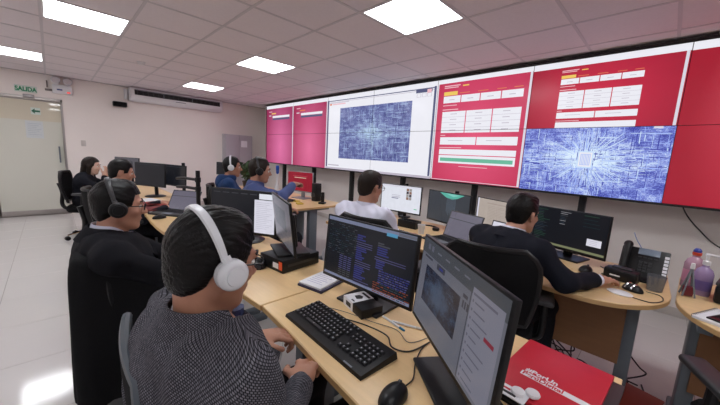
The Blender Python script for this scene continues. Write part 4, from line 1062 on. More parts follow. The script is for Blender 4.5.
        f.cone(w0, w0 + fw * 0.03, 0.027, 0.033, 0.012, (pn, 1.5)); f.cone(w0 + fw * 0.03 + th * 0.016, w0 + fw * 0.078 + th * 0.018, 0.022, 0.017, 0.012, (pn, 1.3)); f.cone(w0 + fw * 0.03 - th * 0.016, w0 + fw * 0.074 - th * 0.02, 0.022, 0.016, 0.012, (pn, 1.3))
        c0 = R(curl[q])
        for i, (off, ln) in enumerate([(0.031, 0.92), (0.0105, 1.0), (-0.0105, 0.95), (-0.031, 0.76)]):
            p = w0 + fw * (0.086 - 0.004 * abs(i - 1)) + th * off; a = c0 * 0.45; d_ = unit(fw + th * off * 2.0)
            for L_, r0, r1, da in ((0.043 * ln, 0.0098, 0.0092, c0), (0.027 * ln, 0.0092, 0.0085, c0 * 0.8), (0.02 * ln, 0.0085, 0.0075, 0)):
                dv = d_ * math.cos(a) + pn * math.sin(a); p2 = p + dv * L_; f.cone(p, p2, r0, r1, 0.004); p = p2; a += da
        p = w0 + fw * 0.028 + th * 0.028; d1 = unit(fw * 0.65 + th * 0.75 + pn * 0.25); p2 = p + d1 * 0.042; f.cone(p, p2, 0.0145, 0.0115, 0.008)
        d2 = unit(fw * 0.95 + th * 0.2 + pn * 0.35); f.cone(p2, p2 + d2 * 0.03, 0.0112, 0.0088, 0.004)
    f.build('body', skin, e)
    HMat = Matrix(np.vstack([np.hstack([Rh, Hd[:, None]]), [0, 0, 0, 1]]).tolist())
    # ---- face details
    for s in (-1, 1):
        m = MB().lathe([(0.001, -0.011), (0.007, -0.009), (0.011, 0), (0.007, 0.009), (0.001, 0.011)], n=12).build('eye', M_eye, e); m.matrix_local = HMat @ Matrix.Translation((s * 0.031, 0.0795, 0.005))
        m = MB().lathe([(0.0055, 0), (0.0045, 0.0012), (0.001, 0.0016)], n=12).build('iris', M_iris, m); m.matrix_local = Matrix.Translation((0, 0.0102, 0)) @ Matrix.Rotation(R(-90), 4, 'X')
        m = MB().tube(spline([(s * 0.014, 0.0935, 0.026), (s * 0.03, 0.092, 0.033), (s * 0.05, 0.079, 0.027)], 4), [0.003] * 4 + [0.0036] * 4 + [0.0015], 6).build('eyebrow', hair, e); m.matrix_local = HMat
    m = MB().tube(spline([(-0.022, 0.0845, -0.063), (-0.008, 0.0915, -0.0605), (0, 0.0915, -0.062), (0.008, 0.0915, -0.0605), (0.022, 0.0845, -0.063)], 3), 0.0042, 6).build('lips', M_lip, e); m.matrix_local = HMat
    # ---- hair (in head space)
    g = Field((-0.115, -0.15, -0.30 if hairstyle == 'long' else -0.13), (0.115, 0.13, 0.155), fine_hair)
    g.ell((0, -0.013, 0.033), (0.082, 0.102, 0.097), None, 0.02)
    if hairstyle == 'long':
        g.cone((0, -0.06, 0.0), (0, -0.075, -0.24), 0.085, 0.07, 0.03, ((0, 1, 0), 1.5))
        for s in (-1, 1): g.cone((s * 0.07, 0.0, 0.0), (s * 0.075, 0.01, -0.22), 0.028, 0.022, 0.02)
    else:
        g.cone((-0.03, 0.030, 0.096), (0.035, 0.032, 0.094), 0.022, 0.02, 0.03); g.ell((0, -0.052, -0.035), (0.058, 0.046, 0.052), None, 0.03)
    X, Y, Z = g.full()
    an = np.arctan2(X, Z + 0.03)
    g.D += (0.0009 * np.sin(46 * an + 3 * np.sin(40 * Y + 5 * an)) + 0.0010 * np.sin(90 * Y + 20 * X + 4 * np.sin(31 * an))).astype(np.float32)
    if hairstyle == 'long': line = np.interp(Y, [-0.2, 0.0, 0.035, 0.05, 0.075, 0.12], [-0.40, -0.40, -0.40, 0.055, 0.07, 0.075])
    else: line = np.interp(Y, [-0.15, -0.075, -0.03, -0.022, 0.012, 0.022, 0.045, 0.06, 0.12], [-0.10, -0.085, -0.05, 0.02, 0.022, -0.03, -0.015, 0.06, 0.066])
    g.D = np.maximum(g.D, ((line - Z) * 0.6).astype(np.float32) + np.zeros_like(g.D))
    # keep the shell hollow-free but off the face
    ho = g.build('hair', hair, e, HMat)
    if strands: hair_strands(ho, HR_lock, strands)
    # ---- clothes
    nd = unit(HM(0, -0.022, -0.06) - (Nk - U2 * 0.03))
    def wr_noise(F_, amp):
        X, Y, Z = F_.full()
        F_.D += (amp * (np.sin(38 * Z + 21 * X + 3 * np.sin(17 * Y + 11 * Z)) + np.sin(-31 * Z + 27 * Y + 2.5 * np.sin(23 * X)) + 0.6 * np.sin(70 * X + 50 * Y + 30 * Z + 2 * np.sin(30 * Z)))).astype(np.float32)
    jl = np.minimum.reduce([P - V3(0.26, 0.24, 0.13), wr[-1] - 0.1, wr[1] - 0.1, el[-1] - 0.1, el[1] - 0.1]); jh = np.maximum.reduce([Nk + V3(0.26, 0.22, 0.12), P + V3(0.26, 0.24, 0), wr[-1] + 0.1, wr[1] + 0.1, el[-1] + 0.1, el[1] + 0.1])
    j = Field(jl, jh, max(h, 0.007)); thick = 0.020 if suit else 0.015
    torso(j, thick, 0.06); arms(j, 0.014 if suit else 0.012, sleeve if suit else 0.03, 0.03)
    if suit:
        for s in (-1, 1): j.cone(Nk - U2 * 0.036 + right * s * 0.05, sh[s] + right * s * 0.022, 0.05, 0.062, 0.035)
    wr_noise(j, wrinkle)
    # hem of the jacket and the neck opening
    X, Y, Z = j.full()
    j.D = np.maximum(j.D, ((P[2] - 0.085) - Z).astype(np.float32) + np.zeros_like(j.D))
    nc = Nk + nd * 0.03; dn = np.sqrt((X - nc[0]) ** 2 + (Y - nc[1] - (0.034 if suit else 0.018)) ** 2 + ((Z - nc[2] - 0.01) * 0.75) ** 2) - (0.076 if suit else 0.066)
    j.D = np.maximum(j.D, -dn.astype(np.float32))
    nm = 'jacket' if suit else ('hoodie' if top is CL_hood else 'shirt' if top is CL_shirt else 'top')
    jo = j.build(nm, top, e)
    def band(name, m, r0, r1, z0, z1, open_=0.0, th=0.004, fwd=0.004, drop=0.02, parent=None):
        """collar: a ring round the neck, lower in front; open_ = half opening angle at the front"""
        mb = MB(); n = 36; vs = []; fs = []
        for i in range(n + 1):
            a = R(90 + open_) + (2 * PI - 2 * R(open_)) * i / n; ca, sa = math.cos(a), math.sin(a); dr = -drop * max(0, sa) ** 1.5 + 0.006 * max(0, -sa)
            for rr, z in ((r0, z0), (r1, z1), (r1 + th, z1 + 0.002), (r0 + th * 1.8, z0 - 0.004)):
                p = Nk + nd * z + right * (ca * rr) + V3(0, fwd + sa * rr * 1.0, dr - 0.25 * sa * rr * nd[1]); vs.append(tuple(p))
        for i in range(n):
            for k in range(4): fs.append([i * 4 + k, i * 4 + (k + 1) % 4, (i + 1) * 4 + (k + 1) % 4, (i + 1) * 4 + k])
        mb.add(vs, fs); return mb.build(name, m, parent or e, angle=60)
    if suit:
        band('shirt_collar', shirt, 0.070, 0.060 if high_collar else 0.063, 0.0, 0.046 if high_collar else 0.060, 8, 0.004, 0.004, 0.045); band('jacket_collar', top, 0.104, 0.066 if high_collar else 0.074, -0.006, 0.060 if high_collar else 0.05, 58, 0.007, 0.0, 0.04, jo)
        for s in (-1, 1):
            fa = unit(wr[s] - el[s]); MB().tube([tuple(wr[s] - fa * 0.05), tuple(wr[s] + fa * 0.006)], [0.031, 0.033], 16).build('shirt_cuff', shirt, e)
            # lapel and shirt front
            a0 = Nk + right * s * 0.06 + V3(0, 0.085, -0.035); a1 = chest + right * s * 0.085 + V3(0, 0.118 * B + 0.03, 0.03); a2 = P + U1 * 0.10 + right * s * 0.01 + V3(0, 0.112 * B + 0.03, 0); a3 = chest + right * s * 0.02 + V3(0, 0.13 * B + 0.028, -0.04)
            lp = MB(); nx = V3(0, 0.006, 0.0); vs = [tuple(a0), tuple(a1), tuple(a2), tuple(a3)]; vs += [tuple(np.array(v) - nx * 2) for v in vs]
            lp.add(vs, [[0, 1, 2, 3], [4, 7, 6, 5], [0, 4, 5, 1], [1, 5, 6, 2], [2, 6, 7, 3], [3, 7, 4, 0]]).build('lapel', top, jo)
        sf = [Nk + V3(-0.05, 0.075, -0.02), Nk + V3(0.05, 0.075, -0.02), chest + V3(0.055, 0.112 * B + 0.03, -0.02), P + U1 * 0.13 + V3(0, 0.112 * B + 0.028, 0), chest + V3(-0.055, 0.112 * B + 0.03, -0.02)]
        mb = MB(); vs = [tuple(p) for p in sf] + [tuple(p - V3(0, 0.02, 0)) for p in sf]; mb.add(vs, [[0, 1, 2, 3, 4], [9, 8, 7, 6, 5]] + [[i, (i + 1) % 5, 5 + (i + 1) % 5, 5 + i] for i in range(5)]).build('shirt_front', shirt, e)
        if tie:
            t0 = Nk + V3(0, 0.088, 0.0); t1 = chest + V3(0, 0.112 * B + 0.042, -0.02); t2 = P + U1 * 0.12 + V3(0, 0.112 * B + 0.04, 0)
            tb = MB(); tb.tube([tuple(t0 + V3(0, 0, 0.012)), tuple(t0 - V3(0, -0.004, 0.022))], [0.019, 0.013], 8)
            vs = []
            for p, w_ in ((t0 - V3(0, 0, 0.015), 0.014), (t1, 0.030), (t2, 0.036)):
                vs += [tuple(p + V3(-w_, 0, 0)), tuple(p + V3(w_, 0, 0)), tuple(p + V3(w_, -0.008, 0)), tuple(p + V3(-w_, -0.008, 0))]
            fs = [[q * 4 + k, q * 4 + (k + 1) % 4, (q + 1) * 4 + (k + 1) % 4, (q + 1) * 4 + k] for q in range(2) for k in range(4)] + [[0, 1, 2, 3], [8, 9, 10, 11]]
            tb.add(vs, fs).build('tie', tie, e)
    elif top is CL_shirt:
        band('collar', top, 0.078, 0.066, -0.012, 0.04, 10, 0.005)
    elif top is CL_hood:
        hd = Field(Nk - 0.2, Nk + 0.2, 0.01)
        for i in range(13):
            a = R(-60 + 300 * i / 12); q = Nk + right * math.cos(a) * 0.085 + V3(0, math.sin(-a) * 0.08 * 1.0 - 0.015, 0.01); hd.ell(q, (0.035, 0.035, 0.04), None, 0.02)
        hd.ell(Nk + V3(0, -0.11, -0.05), (0.10, 0.045, 0.075), None, 0.03); hd.build('hood', top, e)
    else: band('collar', top, 0.082, 0.07, -0.012, 0.035, 12, 0.006)
    t = Field(V3(-0.28, -0.2, 0.06), V3(0.28, 0.6, P[2] + 0.12), 0.012)
    t.ell(P - V3(0, 0, 0.01), (0.17 * B + 0.012, 0.13 * B + 0.012, 0.11), RA, 0.05)
    for s in (-1, 1): t.cone(hip[s], knee[s], 0.094, 0.066, 0.03); t.cone(knee[s], ank[s], 0.064, 0.052, 0.02)
    wr_noise(t, 0.002); t.build('trousers', CL_trou, e)
    for s in (-1, 1):
        q = Field(V3(-0.08, -0.12, 0.0), V3(0.08, 0.24, 0.14), 0.01); q.cone((0, -0.02, 0.045), (0, 0.13, 0.036), 0.042, 0.036, 0.02, ((0, 0, 1), 1.1)); q.cone((0, -0.01, 0.06), (0, 0, 0.10), 0.04, 0.038, 0.02)
        q.build('shoe', M_shoe, e, Matrix.Translation((s * 0.145, 0.41, 0)))
    bpy.context.view_layer.update()
    return e, e.matrix_world @ HMat, dict(wr={k_: e.matrix_world @ Vector(v_) for k_, v_ in wr.items()}, chair=chair_obj if chair else None)

def headset(label, HW, cup, band_m, r=0.098, tilt=0, pad=M_black, disc=None, mic=False, big=1.0):
    e = empty('headset', label=label, cat='headset', group='worn headsets'); e.matrix_world = HW
    T_ = Matrix.Rotation(R(tilt), 4, 'X')
    pts = [T_ @ Vector((0.0935 * math.cos(a), -0.01, 0.022 + 0.115 * math.sin(a))) for a in [R(4 + 172 * i / 24) for i in range(25)]]
    mb = MB(); vs = []; fs = []
    for i, p in enumerate(pts):
        a = R(4 + 172 * i / 24); n_ = T_.to_3x3() @ Vector((math.cos(a), 0, math.sin(a))); w_ = T_.to_3x3() @ Vector((0, 1, 0)); hw = 0.0085 * big + 0.003 * math.sin(a)
        for k in range(8):
            t = 2 * PI * k / 8; vs.append(p + w_ * hw * math.cos(t) + n_ * 0.0065 * math.sin(t))
    for i in range(24):
        for k in range(8): fs.append([i * 8 + k, i * 8 + (k + 1) % 8, (i + 1) * 8 + (k + 1) % 8, (i + 1) * 8 + k])
    fs += [list(range(8)), [24 * 8 + k for k in range(8)]]
    mb.add(vs, fs).build('headband', band_m, e)
    for s in (-1, 1):
        Mx = T_ @ Matrix.Translation((s * 0.088, -0.006, -0.006)) @ Matrix.Rotation(R(90 * s), 4, 'Y')
        MB().lathe([(0.020, -0.008), (0.034 * big, -0.006), (0.037 * big, 0.004), (0.034 * big, 0.010)], n=26, M=Mx, sy=1.0).build('ear_pad', pad, e)
        c = MB().lathe([(0.034 * big, 0.009), (0.037 * big, 0.014), (0.036 * big, 0.022), (0.029 * big, 0.030), (0.024 * big, 0.031), (0.012, 0.030)], n=26, M=Mx).build('ear_cup', cup, e)
        MB().lathe([(0.022 * big, 0.031), (0.021 * big, 0.0335), (0.004, 0.034)], n=24, M=Mx).build('cup_disc', disc or cup, c)
        MB().tube([T_ @ Vector((s * 0.0935, -0.008, 0.035)), T_ @ Vector((s * 0.104, -0.006, 0.018)), T_ @ Vector((s * 0.104, -0.006, 0.0))], [0.011, 0.011, 0.008], 8).build('yoke', band_m, e)
    if mic:
        MB().tube(spline([T_ @ Vector((-0.10, 0.0, -0.02)), Vector((-0.095, 0.05, -0.055)), Vector((-0.05, 0.10, -0.07))]), 0.003, 6).build('microphone_boom', M_black, e)
    return e

def glasses(label, HW, m=M_black):
    e = empty('eyeglasses', label=label, cat='eyeglasses', group='worn eyeglasses'); e.matrix_world = HW
    fr = MB()
    for s in (-1, 1):
        pts = [(s * 0.033 + 0.024 * math.copysign(abs(math.cos(a)) ** 0.7, math.cos(a)), 0.107 - 0.25 * abs(s * 0.033 + 0.024 * math.cos(a)) * 0.6, 0.004 + 0.017 * math.copysign(abs(math.sin(a)) ** 0.7, math.sin(a))) for a in [2 * PI * i / 20 for i in range(21)]]
        fr.tube(pts, 0.0018, 6)
    fr.tube([(-0.01, 0.108, 0.008), (0, 0.111, 0.010), (0.01, 0.108, 0.008)], 0.0018, 6); fr.build('rim', m, e)
    for s in (-1, 1): MB().tube([(s * 0.057, 0.098, 0.010), (s * 0.074, 0.085, 0.010), (s * 0.081, 0.03, 0.008), (s * 0.083, -0.008, 0.004), (s * 0.08, -0.03, -0.012)], 0.0022, 6).build('temple', m, e)
    return e

M_phonewhite = mat('glossy white plastic', srgb(222, 224, 228), 0.25, var=0.02); M_padgrey = mat('pale grey leatherette', srgb(188, 190, 194), 0.6)
M_tie = mat('blue patterned tie', srgb(70, 78, 120), 0.5, var=0.5, scale=120)
# foreground man
chairB_proto = chairB
e, HW, fg = person('man in grey herringbone jacket and white headphones at the nearest desk', (0, 0), 4, -9, -2, 0, (0, 14, 0),
    None, SK_tan, CL_herr, HR_black, h=0.006, build=1.12, seat=0.455, tie=M_tie, fine_hair=0.0035, curl=(60, 75), neckfwd=0.035, strands=1500, high_collar=True, sleeve=0.018, neck=0.135, wrinkle=0.0042,
    headw=(-0.745, 0.260, 1.135), handsw={-1: (-0.955, 0.47, 0.735), 1: (-0.685, 0.475, 0.725)}, chair=(-9, 0.115, chairB, 'black chair with slate rim under the man in the grey herringbone jacket', -0.13))
headset('white over-ear headphones on the man in the grey jacket', HW, M_phonewhite, M_phonewhite, tilt=27, pad=M_padgrey, big=0.95)
glasses('thin black eyeglasses on the man with white headphones', HW)
# man in the black suit with headset
e2, HW, m2 = person('man in black suit with a black headset, seated behind the draped coat', (0, 0), -4, -8, -12, 0, (-2, 6, 0), None,
    SK_light, CL_black, HR_black, neckfwd=0.075, neck=0.13, h=0.008, build=1.25, seat=0.43, tie=M_tie, fine_hair=0.005, headw=(-1.872, 0.215, 1.10),
    strands=700, chair=(0, 0.155, chairA, 'black swivel chair draped with a dark coat'))
headset('black over-ear headset on the man in front of the draped coat', HW, M_black, M_dark, tilt=18, mic=False)
glasses('dark eyeglasses on the man with the black headset', HW)
person('person with short black hair, mostly hidden behind the man with the black headset', (0, 0), -4, 0, 6, 0, (-4, 12, 0), None, SK_light, CL_darkblouse, HR_black, suit=False, seat=0.47,
    headw=(-3.80, 0.475, 1.12), chair=(0, 0.07, chairA, 'black swivel chair of the person half hidden behind the black headset'))
person('woman with long dark hair holding both hands to her mouth by the glass door', (0, 0), -16, 4, 14, 0, (-10, 10, 0), {-1: (-0.03, 0.27, 0.91), 1: (0.05, 0.265, 0.91)},
    SK_pale, CL_darkblouse, HR_dark, 'long', False, build=0.9, seat=0.45, poles={-1: (-0.6, 0.2, -0.8), 1: (0.6, 0.2, -0.8)}, palm={-1: (0.6, -0.6, 0.2), 1: (-0.6, -0.6, 0.2)}, h=0.009,
    headw=(-5.95, 0.40, 1.055), chair=(0, 0.07, chairA, 'black swivel chair of the dark-haired woman by the glass door'))
e, HW, _ = person('person in a blue hoodie with white headphones in front of the plant', (0, 0), -24, -2, 4, 0, (-4, 4, 0), None, SK_tan, CL_hood, HR_black, suit=False, seat=0.46,
    neck=0.125, headw=(-3.78, 1.555, 1.185), chair=(0, 0.07, chairA, 'black swivel chair of the person in the blue hoodie'))
headset('white headphones on the person in the blue hoodie', HW, M_phonewhite, M_phonewhite, tilt=8, pad=M_padgrey)
e, HW, _ = person('person in a slate blue jacket reaching towards the red monitor', (0, 0), -14, 0, 8, -14, (-12, 8, 0), None, SK_tan, CL_blue, HR_dark, suit=False, seat=0.46, build=1.12, poles={1: (0.8, -0.3, -0.4)}, neck=0.115,
    headw=(-2.88, 1.46, 1.205), handsw={-1: None, 1: (-2.58, 1.66, 1.09)}, chair=(0, 0.07, chairA, 'black swivel chair of the person in the slate blue jacket'))
headset('black headset on the person in the slate blue jacket', HW, M_black, M_dark, tilt=18)
e, HW, wm = person('man in a white shirt seen from behind below the browser window', (0, 0), 4, 4, 12, 0, (-8, 10, 0), {-1: (-0.18, 0.40, 0.78), 1: (0.22, 0.40, 0.78)}, SK_tan, CL_shirt, HR_dark, suit=False, seat=0.465, build=1.18, h=0.009, wrinkle=0.0042,
    headw=(-1.61, 1.72, 1.168), neck=0.135, chair=(0, 0.03, chairA, 'black swivel chair of the man in the white shirt', 0.24))
wm['chair'].scale = (1, 1, 1.05)
glasses('eyeglasses on the man in the white shirt', HW)
e8, HW, m8 = person('man in a black suit seen from behind at the code monitor', (0, 0), -10, 8, 18, -4, (-10, 8, 0), None, SK_light, CL_navyblk, HR_black, h=0.007, seat=0.455, build=1.04, strands=700, curl=(40, 28), fine_hair=0.004, poles={1: (0.5, -0.6, 0.25)},
    neckfwd=0.085, neck=0.112, elbw={1: (-0.315, 1.875, 0.80)}, headw=(-0.612, 2.04, 1.100), handsw={-1: None, 1: (-0.205, 2.115, 0.785)}, chair=(24, 0.04, chairA, 'black swivel chair of the man in the black suit at the code monitor', -0.02))
for ch in list(chairB.children_recursive) + [chairB]: bpy.data.objects.remove(ch)
fg['chair'].scale = (1, 1, 0.94)

# ------------------------------------------------------------------ coat over the chair
def coat(chair_o, label):
    m = MB(); nu, vs, fs = 60, [], []
    prof = [(0.06, -0.02, 0.80), (0.035, -0.01, 0.90), (0.015, 0, 0.965), (-0.02, 0, 0.985), (-0.045, 0.0, 0.965), (-0.05, 0.0, 0.90)] + [(-0.052, 0.002 * k, 0.90 - 0.068 * k) for k in range(1, 11)]
    for r_, (dy, fl, z) in enumerate(prof):
        dep = max(0, (0.95 - z) / 0.7)
        for i in range(nu + 1):
            s = -1.95 + 3.9 * i / nu; a = abs(s); w_ = 0.225 + fl + 0.01 * dep
            if a < 0.8: x, y, nx, ny = s * w_, 0, 0, -1
            elif a < 1.2: t = (a - 0.8) / 0.4 * PI / 2; x, y, nx, ny = math.copysign(w_ * 0.8 + 0.06 * math.sin(t), s), 0.06 * (1 - math.cos(t)), math.copysign(math.sin(t), s), -math.cos(t)
            else: x, y, nx, ny = math.copysign(w_ * 0.8 + 0.06, s), 0.06 + (a - 1.2) * 0.36, math.copysign(1, s), 0
            side = max(0, a - 1.0)
            f = dep * (0.022 * math.sin(7.5 * s + 0.6 * z) + 0.010 * math.sin(17 * s + 4 * z + 1))
            zz = z - (0.10 * min(1, side) if r_ > 1 else 0) - (0.03 * math.sin(3 * s) * dep)
            yy = -0.31 + dy + y * (1 if r_ > 2 else 0.5) + (0.25 * side * 0.2)
            vs.append((x + nx * f, yy + ny * f, max(zz, 0.06)))
    W_ = nu + 1
    for r_ in range(len(prof) - 1):
        for i in range(nu): fs.append([r_ * W_ + i, r_ * W_ + i + 1, (r_ + 1) * W_ + i + 1, (r_ + 1) * W_ + i])
    m.add(vs, fs); o = m.build('draped_coat', mat('dark coat wool', (0.010, 0.010, 0.011), 0.92, var=0.25, scale=90, bump=0.3, bscale=350, spec=0.12), angle=80)
    so = o.modifiers.new('thick', 'SOLIDIFY'); so.thickness = 0.012; so.offset = 1; sb = o.modifiers.new('sub', 'SUBSURF'); sb.levels = 1; sb.render_levels = 1
    o.location = chair_o.location; o.rotation_euler = chair_o.rotation_euler; o.scale = chair_o.scale
    tag(o, label, 'coat'); return o
m2['chair'].scale = (1, 1, 0.93)
coat(m2['chair'], 'long black coat hung over the back of a swivel chair')

# ------------------------------------------------------------------ desk things, nearest desk
Z0 = DZT
def keyboard(loc, yaw, label, w=0.455, d=0.155, detail=True):
    e = empty('keyboard', (loc[0], loc[1], Z0), R(yaw), label=label, cat='keyboard', group='keyboards')
    m = MB(); h0, h1 = 0.012, 0.024
    out = [(-w / 2, -d / 2), (w / 2, -d / 2), (w / 2, d / 2), (-w / 2, d / 2)]
    vs = [(-w / 2, -d / 2, 0), (w / 2, -d / 2, 0), (w / 2, d / 2, 0), (-w / 2, d / 2, 0), (-w / 2 + .003, -d / 2 + .003, h0), (w / 2 - .003, -d / 2 + .003, h0), (w / 2 - .003, d / 2 - .003, h1), (-w / 2 + .003, d / 2 - .003, h1)]
    m.add(vs, [[0, 3, 2, 1], [4, 5, 6, 7], [0, 1, 5, 4], [1, 2, 6, 5], [2, 3, 7, 6], [3, 0, 4, 7]]); m.build('case', M_black, e, False)
    k = MB(); pit = 0.0192; sl = (h1 - h0) / d
    def key(x, y, kw=1, kd=1):
        zz = h0 + (y + d / 2) * sl; a = 0.0165 + (kw - 1) * pit; b = 0.0165 + (kd - 1) * pit
        vs = [(x - a / 2, y - b / 2, zz), (x + a / 2, y - b / 2, zz), (x + a / 2, y + b / 2, zz), (x - a / 2, y + b / 2, zz)] + [(x - a / 2 + .0025, y - b / 2 + .002, zz + 0.0075), (x + a / 2 - .0025, y - b / 2 + .002, zz + 0.0075), (x + a / 2 - .0025, y + b / 2 - .003, zz + 0.007), (x - a / 2 + .0025, y + b / 2 - .003, zz + 0.007)]
        k.add(vs, [[4, 5, 6, 7], [0, 1, 5, 4], [1, 2, 6, 5], [2, 3, 7, 6], [3, 0, 4, 7]])
    yt = d / 2 - 0.019; x0 = -w / 2 + 0.018
    for i in range(13): key(x0 + i * pit * 1.15, yt)
    for r_ in range(4):
        for i in range(14 - (r_ > 1)): key(x0 + i * pit + 0.004 * r_, yt - (r_ + 1.25) * pit)
    y5 = yt - 5.25 * pit
    for i, kw in ((0, 1.25), (1.3, 1.25), (2.6, 1.25), (6.2, 5.6), (9.8, 1.25), (11.1, 1.25), (12.5, 1.25)): key(x0 + i * pit + 0.003, y5, kw)
    xn = x0 + 14.9 * pit
    for r_ in (0, 1):
        for i in range(3): key(xn + i * pit, yt - (r_ + 1.25) * pit)
    key(xn + pit, yt - 4.25 * pit)
    for i in range(3): key(xn + i * pit, y5)
    xp = xn + 3.4 * pit
    for r_ in range(5):
        for i in range(4): key(xp + i * pit, yt - (r_ + 1.25) * pit)
    o = k.build('keys', mat('key cap plastic', (0.022, 0.022, 0.025), 0.42, var=0.1), e, False); o['kind'] = 'stuff'
    if detail:
        lg = MB()
        for f in k.f[0::5]:
            c = sum((Vector(k.v[i]) for i in f), Vector()) / 4
            lg.bx(c.x - 0.0028, c.x + 0.0012, c.y - 0.001, c.y + 0.004, c.z + 0.0001, c.z + 0.0003)
        lo = lg.build('key_legends', mat('legend grey', srgb(160, 160, 165), 0.6), e, False); lo['kind'] = 'stuff'
        MB().bx(w / 2 - 0.09, w / 2 - 0.05, -d / 2 + 0.004, -d / 2 + 0.01, h0 + 0.0002, h0 + 0.001).build('logo_mark', M_grey, e, False)
    return e
keyboard((-0.785, 0.698), -3, 'long black keyboard in front of the blue log monitor', 0.46, 0.165)

def cable(name, pts, r, m, label, cat='cable', sub=8):
    o = MB().tube(spline(pts, sub), r, 6).build(name, m); tag(o, label, cat, 'loose cables'); return o
def mouse(loc, yaw, label, m=M_black, s=1.0):
    e = empty('computer_mouse', (loc[0], loc[1], Z0), R(yaw), label=label, cat='mouse', group='computer mice')
    f = Field((-0.05, -0.075, 0), (0.05, 0.075, 0.06), 0.004); f.ell((0, -0.004, 0.004), (0.034 * s, 0.058 * s, 0.034 * s), None, 0.01)
    X, Y, Z = f.full(); f.D = np.maximum(f.D, (0.001 - Z).astype(np.float32) + np.zeros_like(f.D)); f.build('shell', m, e)
    MB().tube([(-0.004, 0.028, 0.033 * s), (0.004, 0.028, 0.033 * s)], 0.007, 12).build('scroll_wheel', M_dark, e)
    return e
mouse((-0.452, 0.628), 8, 'black mouse at the right end of the long keyboard')
cable('loose_cable', [(-0.455, 0.688, Z0 + 0.006), (-0.46, 0.73, Z0 + 0.004), (-0.50, 0.80, Z0 + 0.004), (-0.53, 0.90, Z0 + 0.004), (-0.52, 1.05, Z0 + 0.004)], 0.0022, M_cable, 'thin black mouse cord running under the dashboard monitor')
cable('loose_cable', [(-0.86, 0.782, Z0 + 0.01), (-0.76, 0.83, Z0 + 0.004), (-0.66, 0.84, Z0 + 0.004), (-0.60, 0.80, Z0 + 0.004), (-0.545, 0.83, Z0 + 0.004), (-0.53, 0.93, Z0 + 0.004)], 0.0028, M_cable, 'black keyboard cord curling across the nearest desktop')
cable('loose_cable', [(-0.98, 0.80, Z0 + 0.003), (-0.88, 0.84, Z0 + 0.003), (-0.76, 0.87, Z0 + 0.003), (-0.66, 0.90, Z0 + 0.003), (-0.58, 0.87, Z0 + 0.003), (-0.55, 0.95, Z0 + 0.003)], 0.0015, mat('grey cable', srgb(120, 116, 112), 0.5), 'thin grey cord lying behind the long keyboard')
# notebook
e = empty('notebook', (-1.185, 0.945, Z0), R(12), label='white note pad on a dark notebook left of the log monitor', cat='notebook')
MB().box((0, 0, 0.006), (0.155, 0.20, 0.012), 0.002).build('dark_notebook', mat('dark blue cover', srgb(44, 40, 70), 0.5), e)
MB().box((-0.005, 0.0, 0.0165), (0.14, 0.185, 0.009), 0.001).build('page_block', M_paper, e)
ln = MB()
for k in range(7): ln.bx(-0.055, 0.045 - 0.02 * (k % 2), 0.065 - k * 0.02, 0.068 - k * 0.02, 0.0212, 0.0214)
ln.build('print_lines', mat('pale violet ink', srgb(150, 146, 190), 0.7), e, False)
# small black and white carton
e = empty('product_carton', (-0.895, 0.925, Z0), R(-14), label='small black and white product carton under the log monitor', cat='carton')
MB().box((0.035, 0, 0.02), (0.15, 0.105, 0.04), 0.002).build('carton_body', M_black, e)
MB().box((-0.005, 0, 0.0205), (0.082, 0.107, 0.0415), 0.001).build('white_sleeve', M_paper, e)
MB().prism([(-0.02, -0.012), (0.012, -0.02), (0.02, 0.004), (0.005, 0.018), (-0.016, 0.012)], 0.0413, 0.0418).bx(-0.03, 0.03, 0.03, 0.042, 0.0413, 0.0418).bx(-0.02, 0.02, -0.0545, -0.0536, 0.01, 0.03).bx(0.005, 0.028, -0.044, -0.036, 0.0413, 0.0418).build('product_print', M_black, e, False)
# pens
for k, (x, y, a, c, nm) in enumerate([(-0.70, 0.925, -8, srgb(40, 120, 160), 'blue-tipped'), (-0.655, 0.955, 22, srgb(200, 196, 190), 'pale')]):
    e = empty('pen', (x, y, Z0 + 0.005), R(a), label='%s pen lying under the right end of the log monitor' % nm, cat='pen', group='pens')
    MB().tube([(-0.06, 0, 0), (0.04, 0, 0)], 0.0045, 8).build('barrel', M_white, e); MB().tube([(0.04, 0, 0), (0.066, 0, 0)], [0.005, 0.004], 8).build('cap', mat('pen cap ' + nm, c, 0.4), e)
# red folder on a black laptop sleeve
e = empty('red_folder', (-0.165, 1.035, Z0 + 0.0125), R(-3), label='red folder with white PerúDigital lettering on the nearest desk', cat='folder')
MB().box((0, 0, 0.007), (0.245, 0.33, 0.014), 0.002).build('cover', M_red, e)
MB().bx(-0.1225, -0.04, -0.1651, -0.1646, 0.002, 0.012).build('white_band', M_white, e, False)
MB().bx(-0.072, 0.123, -0.062, -0.040, 0.0142, 0.0146).build('text_band', M_white, e, False)
text_obj('lettering_top', '#PorUn', 0.027, M_white, e, (-0.066, -0.0345, 0.0143), (0, 0, 0), 0.0003, 0.0007, 1.0)
text_obj('lettering_bottom', 'PerúDigital', 0.0245, M_red, e, (-0.068, -0.0585, 0.0147), (0, 0, 0), 0.0003, 0.0007, 1.0)
e = empty('laptop_sleeve', (-0.155, 1.02, Z0), R(-3), label='black closed laptop lying under the red folder', cat='laptop')
MB().box((0, 0, 0.0035), (0.28, 0.345, 0.007), 0.002).build('base', M_black, e); MB().box((0, 0, 0.0095), (0.28, 0.345, 0.005), 0.002).build('lid', M_dark, e)
e = empty('printed_leaflet', (-0.272, 0.868, Z0 + 0.028), R(-3), label='white leaflet with dark and red bars lying on the lower corner of the red folder', cat='leaflet')
MB().box((0.03, 0.0, 0.0015), (0.11, 0.045, 0.003), 0).build('sheet', M_paper, e, False)
